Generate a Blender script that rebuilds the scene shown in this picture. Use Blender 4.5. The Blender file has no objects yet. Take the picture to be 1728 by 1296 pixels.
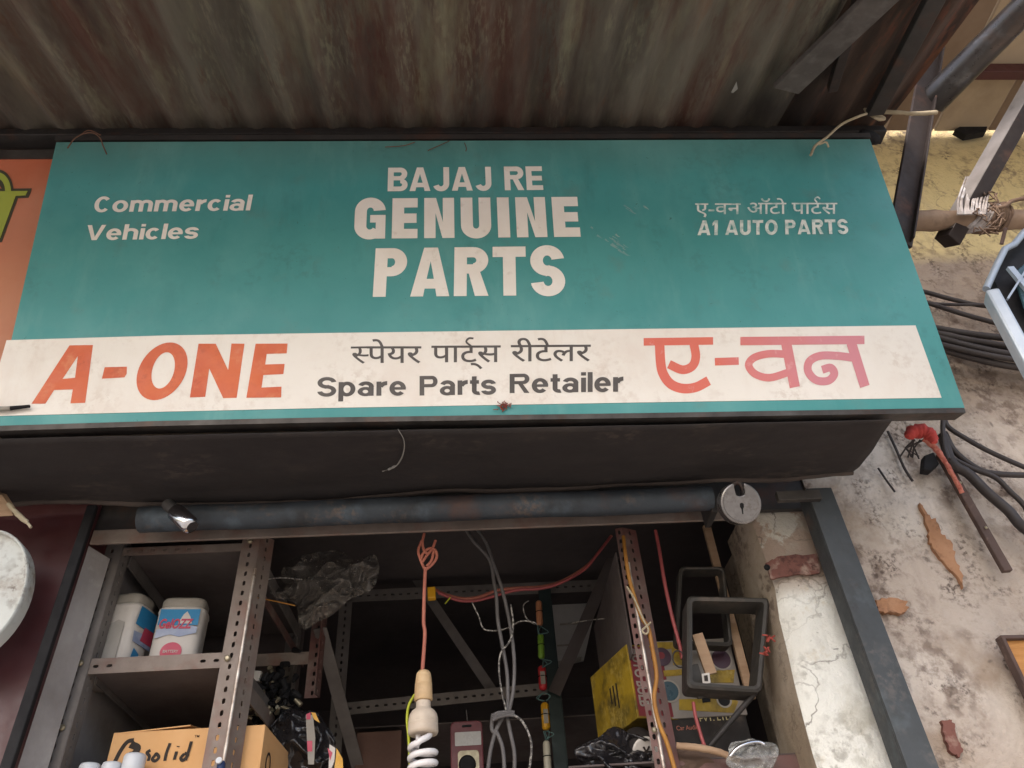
import bpy, bmesh, math, random
from mathutils import Vector as V, noise as N
random.seed(7)
S = bpy.context.scene
COL = S.collection

# ------------------------------------------------------------------ camera, world, sun, exposure
EYE = V((0, 0, 1.6)); YAW, PITCH, ROLL, FPX = 5.0, 39.9, 4.7, 1305.0
y_, p_, a_ = map(math.radians, (YAW, PITCH, ROLL))
FW = V((math.sin(y_)*math.cos(p_), math.cos(y_)*math.cos(p_), math.sin(p_)))
r0 = V((math.cos(y_), -math.sin(y_), 0)); u0 = r0.cross(FW)
RT = r0*math.cos(a_) - u0*math.sin(a_); UP = r0*math.sin(a_) + u0*math.cos(a_)
cd = bpy.data.cameras.new('camera'); cam = bpy.data.objects.new('camera', cd); COL.objects.link(cam)
from mathutils import Matrix
cam.matrix_world = Matrix.Translation(EYE) @ Matrix((RT, UP, -FW)).transposed().to_4x4()
cd.sensor_width = 36; cd.lens = FPX/1728*36; cd.clip_start = .02; cd.clip_end = 500
S.camera = cam

W = bpy.data.worlds.new('World'); S.world = W; W.use_nodes = True
SUN_EL, SUN_AZ = 46.0, 205.0      # degrees; azimuth clockwise from +Y (the shop), so the sun is behind the camera
sk = W.node_tree.nodes.new('ShaderNodeTexSky'); sk.sky_type = 'NISHITA'; sk.sun_disc = False
sk.sun_elevation = math.radians(SUN_EL); sk.sun_rotation = math.radians(SUN_AZ); sk.dust_density = 4.0
sk.air_density = 1.0; sk.ozone_density = .6
bg = W.node_tree.nodes['Background']; W.node_tree.links.new(sk.outputs[0], bg.inputs[0]); bg.inputs[1].default_value = .15
sd = bpy.data.lights.new('sun', 'SUN'); sd.energy = 1.2; sd.angle = math.radians(14); sd.color = (1, .96, .90)
sun = bpy.data.objects.new('sun', sd); COL.objects.link(sun)
az, el = math.radians(SUN_AZ), math.radians(SUN_EL)
sdir = V((math.sin(az)*math.cos(el), math.cos(az)*math.cos(el), math.sin(el)))
sun.rotation_euler = sdir.to_track_quat('Z', 'Y').to_euler(); sun.location = (0, -6, 8)
S.view_settings.view_transform = 'Standard'; S.view_settings.look = 'None'
S.view_settings.exposure = 1.45; S.view_settings.gamma = 1; S.view_settings.use_curve_mapping = False
S.cycles.max_bounces = 8; S.cycles.transparent_max_bounces = 12; S.cycles.use_denoising = True

# ------------------------------------------------------------------ placing: a direction of sight met with a real plane
def ray(px, py): return FW*FPX + RT*(px-864) - UP*(py-648)
def P(px, py, Y): d = ray(px, py); return EYE + d*(Y/d.y)
def PZ(px, py, z): d = ray(px, py); return EYE + d*((z-EYE.z)/d.z)
def PX(px, py, x): d = ray(px, py); return EYE + d*(x/d.x)
def PP(px, py, p0, n): d = ray(px, py); return EYE + d*((p0-EYE).dot(n)/d.dot(n))
def size(px, pt): return px/FPX*(pt-EYE).dot(FW)      # metres that px pixels span at a point

# ------------------------------------------------------------------ materials
def lin(c):
    if isinstance(c, str): c = [int(c[i:i+2], 16)/255 for i in (1, 3, 5)]
    return tuple(x/12.92 if x <= .04045 else ((x+.055)/1.055)**2.4 for x in c) + (1,)
def mat(name, base, var=None, scale=6, thr=(.35, .65), layers=(), rough=.7, metal=0, bump=.15, bscale=40, stretch=(1, 1, 1), alpha=1, spec=.4, bdist=.004, rvar=.12):
    m = bpy.data.materials.new(name); m.use_nodes = True; nt = m.node_tree; n = nt.nodes; L = nt.links.new
    b = n['Principled BSDF']; tc = n.new('ShaderNodeTexCoord'); mp = n.new('ShaderNodeMapping'); mp.inputs['Scale'].default_value = stretch
    L(tc.outputs['Object'], mp.inputs[0])
    def noise(sc, det=6, off=0):
        t = n.new('ShaderNodeTexNoise'); t.inputs['Scale'].default_value = sc; t.inputs['Detail'].default_value = det; t.inputs['Roughness'].default_value = .62
        if off:
            ma = n.new('ShaderNodeMapping'); ma.inputs['Location'].default_value = (off, off*1.7, off*.6); L(mp.outputs[0], ma.inputs[0]); L(ma.outputs[0], t.inputs[0])
        else: L(mp.outputs[0], t.inputs[0])
        return t.outputs[0]
    def ramp(src, lo, hi):
        r = n.new('ShaderNodeMapRange'); r.inputs[1].default_value = lo; r.inputs[2].default_value = hi; r.clamp = True; L(src, r.inputs[0]); return r.outputs[0]
    def mix(f, a, c, amt=1):
        x = n.new('ShaderNodeMix'); x.data_type = 'RGBA'
        if amt != 1:
            k = n.new('ShaderNodeMath'); k.operation = 'MULTIPLY'; k.inputs[1].default_value = amt; L(f, k.inputs[0]); f = k.outputs[0]
        L(f, x.inputs[0])
        if isinstance(a, tuple): x.inputs[6].default_value = a
        else: L(a, x.inputs[6])
        x.inputs[7].default_value = c; return x.outputs[2]
    col = lin(base)
    if var: col = mix(ramp(noise(scale), *thr), col, lin(var))
    for i, ly in enumerate(layers):     # (kind, colour, scale, lo, hi, amount)
        kind, c, sc, lo, hi, amt = ly
        if kind == 'n': f = ramp(noise(sc, 8, 3.1*(i+1)), lo, hi)
        elif kind == 'v':
            t = n.new('ShaderNodeTexVoronoi'); t.inputs['Scale'].default_value = sc
            ns = n.new('ShaderNodeTexNoise'); ns.inputs['Scale'].default_value = sc*.8; L(mp.outputs[0], ns.inputs[0])
            ad = n.new('ShaderNodeMixRGB'); ad.inputs[0].default_value = .12; L(mp.outputs[0], ad.inputs[1]); L(ns.outputs[1], ad.inputs[2]); L(ad.outputs[0], t.inputs[0])
            f = ramp(t.outputs[0], hi, lo)
        elif kind == 'm':              # fine specks gathered in clusters
            q = n.new('ShaderNodeMath'); q.operation = 'MULTIPLY'; L(ramp(noise(sc, 4, 5.3*(i+1)), lo, hi), q.inputs[0]); L(ramp(noise(sc*9, 8, 1.7*(i+1)), .47, .60), q.inputs[1]); f = q.outputs[0]
        elif kind == 's':              # rain streaks and drips running down
            ma = n.new('ShaderNodeMapping'); ma.inputs['Scale'].default_value = (1, 1, .07); ma.inputs['Location'].default_value = (2.2*i, 1, 0); L(tc.outputs['Object'], ma.inputs[0])
            t = n.new('ShaderNodeTexNoise'); t.inputs['Scale'].default_value = sc; t.inputs['Detail'].default_value = 6; t.inputs['Roughness'].default_value = .65; L(ma.outputs[0], t.inputs[0])
            q = n.new('ShaderNodeMath'); q.operation = 'MULTIPLY'; L(ramp(t.outputs[0], lo, hi), q.inputs[0]); L(ramp(noise(2.6, 4, 6.6+i), .40, .62), q.inputs[1]); f = q.outputs[0]
        elif kind == 'r':              # dark patch round one spot: shade painted into the colour
            q = n.new('ShaderNodeVectorMath'); q.operation = 'DISTANCE'; L(tc.outputs['Object'], q.inputs[0]); q.inputs[1].default_value = lo
            k = n.new('ShaderNodeMath'); k.operation = 'MULTIPLY_ADD'; L(noise(sc, 8, 2.9*(i+1)), k.inputs[0]); k.inputs[1].default_value = hi*1.3; L(q.outputs['Value'], k.inputs[2])
            f = ramp(k.outputs[0], hi*1.75, hi*.75)
        elif kind == 'c':              # hairline cracks
            ns = n.new('ShaderNodeTexNoise'); ns.inputs['Scale'].default_value = sc*1.6; ns.inputs['Detail'].default_value = 6; L(mp.outputs[0], ns.inputs[0])
            ad = n.new('ShaderNodeMixRGB'); ad.inputs[0].default_value = .3; L(mp.outputs[0], ad.inputs[1]); L(ns.outputs[1], ad.inputs[2])
            t = n.new('ShaderNodeTexVoronoi'); t.feature = 'DISTANCE_TO_EDGE'; t.inputs['Scale'].default_value = sc; L(ad.outputs[0], t.inputs[0])
            q = n.new('ShaderNodeMath'); q.operation = 'MULTIPLY'; L(ramp(t.outputs[0], hi, lo), q.inputs[0]); L(ramp(noise(sc*.7, 3, 4.4), .48, .6), q.inputs[1]); f = q.outputs[0]
        elif kind in 'xyz':            # second tone whose edge runs along one axis, broken up by noise
            sp = n.new('ShaderNodeSeparateXYZ'); L(tc.outputs['Object'], sp.inputs[0])
            k = n.new('ShaderNodeMath'); k.operation = 'MULTIPLY_ADD'; L(noise(sc, 8, 2.3*(i+1)), k.inputs[0]); k.inputs[1].default_value = abs(hi-lo)*1.2; L(sp.outputs['xyz'.index(kind)], k.inputs[2])
            f = ramp(k.outputs[0], lo+abs(hi-lo)*.6, hi+abs(hi-lo)*.6)
        col = mix(f, col, lin(c), amt)
    if isinstance(col, tuple): b.inputs['Base Color'].default_value = col
    else: L(col, b.inputs['Base Color'])
    b.inputs['Metallic'].default_value = metal; b.inputs['Specular IOR Level'].default_value = spec; b.inputs['Alpha'].default_value = alpha
    nz = noise(bscale, 8, 9)
    r = n.new('ShaderNodeMapRange'); L(nz, r.inputs[0]); r.inputs[1].default_value = .3; r.inputs[2].default_value = .7
    r.inputs[3].default_value = max(.04, rough-rvar); r.inputs[4].default_value = min(1, rough+rvar); L(r.outputs[0], b.inputs['Roughness'])
    if bump:
        bp = n.new('ShaderNodeBump'); bp.inputs['Strength'].default_value = bump; bp.inputs['Distance'].default_value = bdist; L(nz, bp.inputs['Height']); L(bp.outputs[0], b.inputs['Normal'])
    return m

# ------------------------------------------------------------------ mesh helpers
class MB:
    def __init__(s): s.v = []; s.f = []; s.sm = []
    def add(s, vs, fs, smooth=False):
        o = len(s.v); s.v += [V(x) for x in vs]; s.f += [[i+o for i in f] for f in fs]; s.sm += [smooth]*len(fs); return s
    def hexa(s, c):                     # eight corners: bottom loop 0-3, top loop 4-7
        return s.add(c, [(0, 3, 2, 1), (4, 5, 6, 7), (0, 1, 5, 4), (1, 2, 6, 5), (2, 3, 7, 6), (3, 0, 4, 7)])
    def box(s, o, x, y, z):             # origin corner and three edge vectors
        o, x, y, z = V(o), V(x), V(y), V(z)
        return s.hexa([o, o+x, o+x+y, o+y, o+z, o+x+z, o+x+y+z, o+y+z])
    def bar(s, a, b, w, d, side=None):  # rectangular bar from a to b, w across 'side', d across the other
        a, b = V(a), V(b); ax = (b-a).normalized()
        sd = V(side) if side else ax.orthogonal(); sd = (sd-ax*sd.dot(ax)).normalized(); up = ax.cross(sd)
        return s.box(a-sd*w/2-up*d/2, sd*w, up*d, b-a)
    def tube(s, pts, r, n=10, cap=True, wob=0):
        pts = [V(p) for p in pts]; rs = r if isinstance(r, (list, tuple)) else [r]*len(pts)
        t = (pts[1]-pts[0]).normalized(); nx = t.orthogonal().normalized(); vs = []
        for i, p in enumerate(pts):
            t = (pts[min(i+1, len(pts)-1)]-pts[max(i-1, 0)]).normalized()
            nx = (nx-t*nx.dot(t)).normalized(); ny = t.cross(nx)
            for k in range(n):
                an = 2*math.pi*k/n; rr = rs[i]*(1+wob*(random.random()-.5)); vs.append(p+(nx*math.cos(an)+ny*math.sin(an))*rr)
        fs = [(i*n+k, i*n+(k+1) % n, (i+1)*n+(k+1) % n, (i+1)*n+k) for i in range(len(pts)-1) for k in range(n)]
        s.add(vs, fs, True)
        if cap: o = len(vs); s.add(vs[:n], [tuple(range(n))[::-1]]); s.add(vs[-n:], [tuple(range(n))])
        return s
    def lathe(s, c, axis, prof, n=28, cap=True):   # prof: (distance along axis, radius)
        c, ax = V(c), V(axis).normalized(); x = ax.orthogonal().normalized(); y = ax.cross(x)
        vs = [c+ax*h+(x*math.cos(2*math.pi*k/n)+y*math.sin(2*math.pi*k/n))*r for h, r in prof for k in range(n)]
        m = len(prof)
        s.add(vs, [(i*n+k, i*n+(k+1) % n, (i+1)*n+(k+1) % n, (i+1)*n+k) for i in range(m-1) for k in range(n)], True)
        if cap: s.add(vs[:n], [tuple(range(n))[::-1]]); s.add(vs[-n:], [tuple(range(n))])
        return s
    def plate(s, poly, nrm, th):        # a polygon given real thickness along -nrm
        poly = [V(p) for p in poly]; n = len(poly); bk = [p-V(nrm).normalized()*th for p in poly]
        return s.add(poly+bk, [tuple(range(n)), tuple(range(2*n-1, n-1, -1))]+[(i, i+n, (i+1) % n+n, (i+1) % n) for i in range(n)])
    def flange(s, a, b, wd, w, pitch=.02, sl=.0048, sw=.0028, every=None):  # one leg of slotted angle with its real slots
        a, b, wd = V(a), V(b), V(wd); L = (b-a).length; d = (b-a)/L; k = max(1, int(L/pitch)); pt = L/k
        for i in range(k):
            o = a+d*pt*i
            if every and not every(i, k): s.add([o, o+d*pt, o+d*pt+wd*w, o+wd*w], [(0, 1, 2, 3)]); continue
            c = o+d*pt/2+wd*w*.5; hx, hy = pt/2, w/2
            out = [c+d*x*hx+wd*y*hy for x, y in ((-1, -1), (-.4, -1), (.4, -1), (1, -1), (1, 1), (.4, 1), (-.4, 1), (-1, 1))]
            inn = [c+d*x*sl+wd*y*sw for x, y in ((-1, -.5), (-.6, -1), (.6, -1), (1, -.5), (1, .5), (.6, 1), (-.6, 1), (-1, .5))]
            s.add(out+inn, [(j, (j+1) % 8, (j+1) % 8+8, j+8) for j in range(8)])
        return s
    def obj(s, name, m, parent=None, bevel=0, solid=0, recalc=True, weld=False):
        me = bpy.data.meshes.new(name); loc = V(parent['_loc']) if parent else V((0, 0, 0))
        if not parent:
            lo = [min(v[i] for v in s.v) for i in range(3)]; hi = [max(v[i] for v in s.v) for i in range(3)]
            loc = V(((lo[0]+hi[0])/2, (lo[1]+hi[1])/2, lo[2]))
        me.from_pydata([v-loc for v in s.v], [], s.f)
        for p, sm in zip(me.polygons, s.sm): p.use_smooth = sm
        if recalc or weld:
            bm = bmesh.new(); bm.from_mesh(me)
            if weld: bmesh.ops.remove_doubles(bm, verts=bm.verts, dist=1e-4)
            bmesh.ops.recalc_face_normals(bm, faces=bm.faces); bm.to_mesh(me); bm.free()
        me.materials.append(m); o = bpy.data.objects.new(name, me); COL.objects.link(o)
        if parent: o.parent = parent
        else: o.location = loc
        if bevel: b = o.modifiers.new('bevel', 'BEVEL'); b.width = bevel; b.segments = 2; b.limit_method = 'ANGLE'
        if solid: b = o.modifiers.new('sheet', 'SOLIDIFY'); b.thickness = solid; b.offset = 0
        return o
def sub(o, parent):                     # hang a built part one level deeper
    o.parent = parent; return o
def tag(o, label, cat, group=None, kind=None):
    if label: o['label'] = label
    if cat: o['category'] = cat
    if group: o['group'] = group
    if kind: o['kind'] = kind
    return o
def thing(name, loc, label, cat, group=None):
    o = bpy.data.objects.new(name, None); o.empty_display_size = .05; COL.objects.link(o); o.location = V(loc); o['_loc'] = list(V(loc))
    return tag(o, label, cat, group)
def dup(root, loc, label=None):
    r = root.copy(); COL.objects.link(r); r.location = V(loc); r['_loc'] = list(V(loc))
    if label: r['label'] = label
    for ch in root.children:
        c = ch.copy(); COL.objects.link(c); c.parent = r
        for g in ch.children: d = g.copy(); COL.objects.link(d); d.parent = c
    return r
def spline(pts, k=8):
    pts = [V(p) for p in pts]; q = [pts[0]*2-pts[1]]+pts+[pts[-1]*2-pts[-2]]; out = []
    for i in range(1, len(q)-2):
        a, b, c, d = q[i-1:i+3]
        for j in range(k):
            t = j/k; out.append(.5*((2*b)+(c-a)*t+(2*a-5*b+4*c-d)*t*t+(3*b-a-3*c+d)*t**3))
    return out+[pts[-1]]
def wire(pxs, Y, r, k=7, n=7):          # pxs: (px, py[, depth])
    return MB().tube(spline([P(q[0], q[1], q[2] if len(q) > 2 else Y) for q in pxs], k), r, n)

# ------------------------------------------------------------------ the palette
M = {}
M['ground'] = mat('asphalt', '#9a948c', '#7d7870', 3, rough=.9)
M['teal'] = mat('teal_vinyl', '#428c8c', '#4f9998', 1.8, layers=[('z', '#5c807a', 5, .48, .60, .7), ('n', '#6aa8a6', 2.6, .5, .72, .55), ('s', '#7fb0ac', 14, .52, .72, .35), ('s', '#35605e', 22, .55, .75, .35), ('n', '#5f7f78', 11, .58, .74, .45), ('m', '#35524f', 7, .54, .72, .28), ('v', '#1f3b3a', 42, .03, .075, .6), ('v', '#8fb3ac', 60, .02, .05, .5)], rough=.48, bump=.18, bscale=18, rvar=.12)  # greyer, darker teal towards the top edge
M['white'] = mat('white_vinyl', '#eee7de', '#ebe4da', 4, layers=[('s', '#d2c0b0', 20, .52, .72, .4), ('m', '#b39a86', 9, .48, .64, .3), ('v', '#5c4a40', 60, .02, .06, .55), ('v', '#7c6654', 90, .03, .06, .5), ('n', '#dccabd', 7, .5, .7, .4)], rough=.55, bump=.2, bscale=120)
M['letter'] = mat('white_letters', '#f2ece5', '#eae2d9', 12, layers=[('n', '#c4b4a6', 40, .60, .74, .45), ('v', '#5c6a66', 60, .02, .05, .5)], rough=.5, bump=0)
M['pale'] = mat('thin_white_paint', '#e2e6e0', '#a9c4bf', 60, thr=(.46, .62), rough=.6, bump=0)
M['red'] = mat('orange_paint', '#cb5f3d', '#d66c42', 14, layers=[('n', '#dd9468', 26, .54, .70, .6), ('m', '#a84c34', 12, .5, .64, .4)], rough=.5, bump=.05)
M['pink'] = mat('faded_red_paint', '#dc7460', '#d86c5c', 9, layers=[('x', '#d08a94', 6, .42, .62, .9), ('n', '#e2b8b2', 40, .60, .74, .7)], rough=.55, bump=.05)
M['grey'] = mat('charcoal_letters', '#4d4744', '#5a5450', 20, rough=.5, bump=0)
M['alu'] = mat('dull_trim', '#575350', '#3c3836', 12, layers=[('n', '#5d4030', 20, .55, .7, .5)], rough=.5, metal=.4)
M['orange'] = mat('orange_print', '#cf8468', '#c98a6c', 3, layers=[('z', '#c4552f', 3, .12, .30, .9), ('n', '#b8603c', 9, .5, .7, .3)], rough=.5, bump=.03)
M['lime'] = mat('lime_print', '#aab04a', '#a4b452', 5, rough=.5, bump=0)
M['outline'] = mat('dark_outline', '#4c4a3c', rough=.5, bump=0)
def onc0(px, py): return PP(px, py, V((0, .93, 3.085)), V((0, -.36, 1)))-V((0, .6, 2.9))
ROOF_SHADE = [('r', '#1d1b1b', 9, tuple(onc0(1285, 188)), .13, .85), ('r', '#1d1b1b', 9, tuple(onc0(1360, 215)), .10, .8), ('r', '#241f1d', 7, tuple(onc0(1000, 260)), .12, .4)]  # soft dark patches under the canopy: shade painted into the sheet colours
M['roof'] = mat('weathered_sheet', '#746e63', '#5c554c', 2.6, layers=[('n', '#52322a', 2.2, .46, .58, .85), ('n', '#7f7c66', 5, .52, .66, .7), ('n', '#3d3733', 4, .50, .64, .7), ('m', '#8d8a74', 8, .50, .66, .4), ('m', '#4f2a22', 6, .50, .66, .6), ('n', '#6b4630', 14, .60, .72, .5)]+ROOF_SHADE, rough=.85, bump=.4, bscale=50, stretch=(2.3, .42, .42))
M['rust'] = mat('rusty_sheet', '#54443b', '#40332e', 8, layers=[('n', '#844e2e', 7, .56, .67, .85), ('n', '#2f2927', 9, .5, .66, .7), ('m', '#7a4a3a', 7, .5, .64, .6)]+ROOF_SHADE, rough=.85, bump=.5, stretch=(2.4, .35, .35))
M['steel'] = mat('dark_steel', '#3f3c3b', '#33302f', 8, layers=[('n', '#54392e', 12, .55, .68, .6)], rough=.6, metal=.3)
M['pipe'] = mat('rusted_blue_pipe', '#414850', '#373d44', 5, layers=[('n', '#5a4036', 5, .54, .66, .75), ('n', '#586570', 12, .56, .70, .6), ('n', '#2c2a2a', 8, .54, .66, .6), ('m', '#7a6656', 9, .54, .68, .5)], rough=.6, metal=.2, bump=.4)
M['bluesteel'] = mat('blue_grey_steel', '#46494b', '#3c3f41', 6, layers=[('n', '#5c463c', 7, .58, .70, .7), ('n', '#5d676b', 12, .56, .7, .5), ('s', '#6e6b66', 16, .54, .72, .5), ('m', '#7d7268', 7, .54, .66, .4), ('m', '#332d2b', 9, .52, .66, .7)], rough=.6, metal=.2, bump=.3)
M['galv'] = mat('galvanised_pipe', '#4c4948', '#3a3838', 10, layers=[('n', '#77797c', 18, .58, .7, .4), ('n', '#57443a', 9, .56, .68, .5)], rough=.34, metal=.6, bump=.08)
M['lightsteel'] = mat('pale_grey_steel', '#8d8784', '#7b7572', 20, layers=[('n', '#4f4644', 30, .6, .72, .5)], rough=.6)
M['brownsteel'] = mat('brown_flat_steel', '#3a312e', '#302827', 9, layers=[('n', '#6b4a3c', 14, .57, .7, .5)], rough=.65, metal=.2)
M['cloth'] = mat('black_sheet', '#2f2a2a', '#282424', 5, layers=[('n', '#423a35', 10, .58, .72, .5), ('n', '#3b3533', 3, .45, .7, .5), ('m', '#5c5149', 9, .54, .68, .4)], rough=.9, bump=.35, bscale=25, stretch=(.6, 1, 1))
WZ = [P(1620, 690, 1.32).z, P(1640, 432, 1.32).z]
M['wallr'] = mat('peeling_limewash', '#bfb2a6', '#a99b8f', 4, layers=[('n', '#ddd4ca', 3.3, .47, .62, .8), ('n', '#97836f', 8, .54, .68, .6), ('z', '#8a7a6c', 7, WZ[0]-.03, WZ[0]+.05, .85), ('n', '#a6937f', 3, .56, .66, .5), ('z', '#c9b584', 6, WZ[1]-.02, WZ[1]+.03, .95), ('n', '#7f6e62', 26, .60, .72, .55), ('m', '#5f4d42', 4, .44, .58, .75), ('m', '#453730', 12, .50, .62, .8), ('s', '#8d7b6e', 18, .55, .70, .5), ('v', '#3a302b', 15, .05, .13, .55), ('c', '#6a5a4e', 5, .0, .016, .6)], rough=.92, bump=.9, bscale=55, bdist=.01)
M['yellow'] = mat('yellow_limewash', '#c4ae7a', '#bda56c', 5, layers=[('n', '#cdbd94', 3, .5, .65, .5), ('n', '#7c6a4a', 14, .58, .7, .7), ('v', '#4a3c30', 13, .06, .14, .7)], rough=.9, bump=.5, bscale=40, bdist=.01)
M['brownwall'] = mat('brown_render', '#8a7768', '#786758', 4, layers=[('n', '#a08c7c', 3, .5, .66, .6), ('n', '#4c4038', 9, .57, .7, .6)], rough=.9, bump=.5, bscale=40, bdist=.01)
JZ = P(1310, 990, 1.34).z
M['jamb'] = mat('whitewash_jamb', '#e4e2da', '#d2cfc5', 6, layers=[('n', '#e9e9e3', 4, .48, .62, .7), ('z', '#9a8474', 9, JZ-.02, JZ+.03, .9), ('n', '#c9c7bd', 11, .58, .62, .7), ('m', '#7b756a', 6, .52, .66, .6), ('n', '#b9b4a6', 5, .52, .60, .6), ('n', '#b49c6c', 14, .60, .70, .5), ('v', '#4a423a', 22, .03, .08, .6), ('c', '#5c5248', 4, .0, .012, .8)], rough=.9, bump=.8, bscale=60, bdist=.01)  # browner tone towards the top of the pier
M['reveal'] = mat('dirty_reveal', '#a89a8a', '#93836f', 6, layers=[('n', '#7a665a', 8, .52, .66, .7), ('n', '#c2b6a6', 5, .55, .68, .5), ('m', '#5a4a40', 7, .5, .64, .7), ('c', '#4c4038', 7, .0, .02, .7)], rough=.9, bump=.6, bscale=50, bdist=.008)
M['brick'] = mat('orange_brick', '#ab8264', '#946a4c', 14, layers=[('m', '#5d4030', 10, .46, .6, .8), ('n', '#5d3a2a', 26, .58, .7, .6)], rough=.9, bump=.5, bscale=60)
M['wood'] = mat('tan_wood', '#b9854c', '#9c6a36', 12, rough=.75, stretch=(1, 1, 8))
M['darkwood'] = mat('dark_batten', '#5c4a44', '#4a3c38', 10, layers=[('n', '#8a7468', 20, .6, .72, .5)], rough=.85, bump=.3)
M['bamboo'] = mat('dirty_bamboo', '#97816c', '#7e6856', 14, layers=[('n', '#5a483c', 20, .55, .7, .6)], rough=.7, bump=.3)
M['rope'] = mat('pale_rag', '#b3aaa6', '#8d837e', 40, layers=[('n', '#cfd0d6', 20, .5, .66, .7)], rough=.95, bump=.5, bscale=90)
M['brownrag'] = mat('brown_string', '#75604f', '#5c483c', 40, rough=.95, bump=.5, bscale=90)
M['maroon'] = mat('maroon_paint', '#4a2526', '#3d2022', 5, layers=[('n', '#6a4642', 5, .56, .7, .5)], rough=.42, bump=.1)
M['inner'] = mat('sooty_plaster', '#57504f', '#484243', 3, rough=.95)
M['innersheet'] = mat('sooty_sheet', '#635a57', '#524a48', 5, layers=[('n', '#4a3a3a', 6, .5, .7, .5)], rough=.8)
M['paleboard'] = mat('pale_board', '#c4c1be', '#b0adaa', 8, rough=.6)
M['greysheet'] = mat('dusty_grey_sheet', '#a8a3a0', '#969190', 8, layers=[('n', '#77706c', 5, .5, .7, .6), ('n', '#b8b4b2', 30, .6, .72, .4)], rough=.7, metal=.1)
M['dex'] = mat('dusty_slotted_steel', '#8a7e76', '#776a62', 14, layers=[('n', '#7c5548', 10, .5, .64, .6), ('n', '#8d867c', 26, .58, .7, .6)], rough=.6, metal=.2)
M['dexred'] = mat('maroon_slotted_steel', '#6a4541', '#62524c', 12, layers=[('n', '#8a7a70', 20, .56, .7, .5)], rough=.6, metal=.15)
M['dexgrey'] = mat('grey_slotted_steel', '#7c7672', '#6a6460', 12, rough=.6, metal=.2)
M['worn'] = mat('worn_bright_edge', '#c9bfb4', '#8d7a6c', 40, rough=.35, metal=.5, bump=.05)
M['greenpost'] = mat('green_black_steel', '#3a4644', '#2f3a3a', 8, rough=.5, metal=.2)
M['bolt'] = mat('dull_zinc', '#a89e86', '#8a806c', 60, rough=.4, metal=.6, bump=.05)
M['chrome'] = mat('chrome', '#d2d2d6', rough=.14, metal=1, bump=0, rvar=.04)
M['lockbody'] = mat('dull_lock_steel', '#8d8987', '#7c7876', 30, rough=.32, metal=.8, bump=.04)
M['lockface'] = mat('brushed_steel', '#7f7b79', '#6f6b69', 60, layers=[('m', '#5c534c', 20, .48, .62, .5)], rough=.55, metal=.35, bump=.04)
M['black'] = mat('black_plastic', '#1c1b1d', rough=.75, bump=0, spec=.25)
M['hole'] = mat('keyhole_black', '#0d0c0d', rough=.8, bump=0)
M['tin'] = mat('chipped_enamel', '#bcbdb8', '#cbd0cd', 5, layers=[('n', '#8d7866', 9, .54, .66, .8), ('m', '#5d4c40', 9, .45, .6, .8), ('n', '#b5ae84', 6, .56, .68, .5)], rough=.5, bump=.2)
M['jar'] = mat('dusty_white_plastic', '#cdc6be', '#c0b8b0', 12, layers=[('n', '#9a9088', 9, .56, .7, .5)], rough=.5, bump=.03)
M['lid'] = mat('grubby_lid', '#a09a90', '#8c847a', 20, rough=.6, bump=.05)
M['blue'] = mat('blue_label', '#2f86b4', '#2a78a8', 20, rough=.45, bump=0)
M['greyblue'] = mat('greyblue_label', '#8591b0', '#a9b0c2', 26, rough=.45, bump=0)
M['labelred'] = mat('red_label', '#c0455a', '#b8405a', 30, rough=.45, bump=0)
M['grime'] = mat('grey_smudge', '#a8a29a', '#b8b2aa', 20, rough=.6, bump=0)
M['card'] = mat('tan_card', '#d9aa76', '#d19f69', 8, layers=[('n', '#b07a44', 5, .55, .7, .4)], rough=.8, bump=.08)
M['ink'] = mat('black_ink', '#2c241e', rough=.7, bump=0)
M['whitecap'] = mat('white_cap', '#cfd2d6', '#c2c6cc', 20, rough=.4, bump=0)
M['brownbox'] = mat('brown_card', '#6b5146', '#5c443b', 8, rough=.85)
M['ycard'] = mat('yellow_card', '#a68a22', '#94781e', 7, layers=[('n', '#5e4e1c', 11, .44, .62, .75), ('n', '#3e3518', 26, .52, .66, .7), ('m', '#c0a860', 12, .5, .64, .5), ('n', '#6e5c1c', 6, .53, .68, .7), ('n', '#54461c', 20, .6, .72, .6)], rough=.6, bump=.1)
M['rcard'] = mat('red_card', '#7c2f34', '#6a2a30', 12, layers=[('n', '#4c2a2a', 8, .55, .7, .6)], rough=.65)
M['gcard'] = mat('grey_white_card', '#8d867e', '#7b746e', 10, layers=[('n', '#a79c60', 7, .58, .68, .5)], rough=.6)
M['purple'] = mat('purple_print', '#4a2a3c', '#3a2632', 20, rough=.5, bump=0)
M['blackcard'] = mat('black_card', '#2b2624', '#231f1e', 9, layers=[('n', '#55493f', 16, .6, .72, .5)], rough=.7)
M['creamtext'] = mat('cream_print', '#b3a77c', rough=.6, bump=0)
M['bag'] = mat('black_polythene', '#2a2728', '#1f1d1f', 9, layers=[('n', '#5a5250', 14, .6, .7, .4)], rough=.2, bump=.25, bscale=14, bdist=.01, spec=.6)
M['poly'] = mat('grey_polythene', '#8d877f', '#6b655e', 14, layers=[('n', '#b8b2a8', 30, .58, .68, .6)], rough=.2, bump=.15, bscale=40, bdist=.008, alpha=.6, spec=.7)
M['clearbag'] = mat('clear_polythene', '#c9cbc8', '#8d8a86', 20, rough=.12, bump=.4, bscale=18, bdist=.012, alpha=.42, spec=.9)
M['redwire'] = mat('terracotta_flex', '#b06c58', '#9c5a4a', 30, rough=.55, bump=0)
M['pinkwire'] = mat('red_flex', '#a04e4c', '#884244', 20, rough=.5, bump=0)
M['greywire'] = mat('grey_flex', '#64605f', '#54504f', 30, rough=.55, bump=0)
M['twine'] = mat('pale_twine', '#9a958e', '#4a4644', 160, thr=(.46, .54), rough=.9, bump=0)
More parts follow.
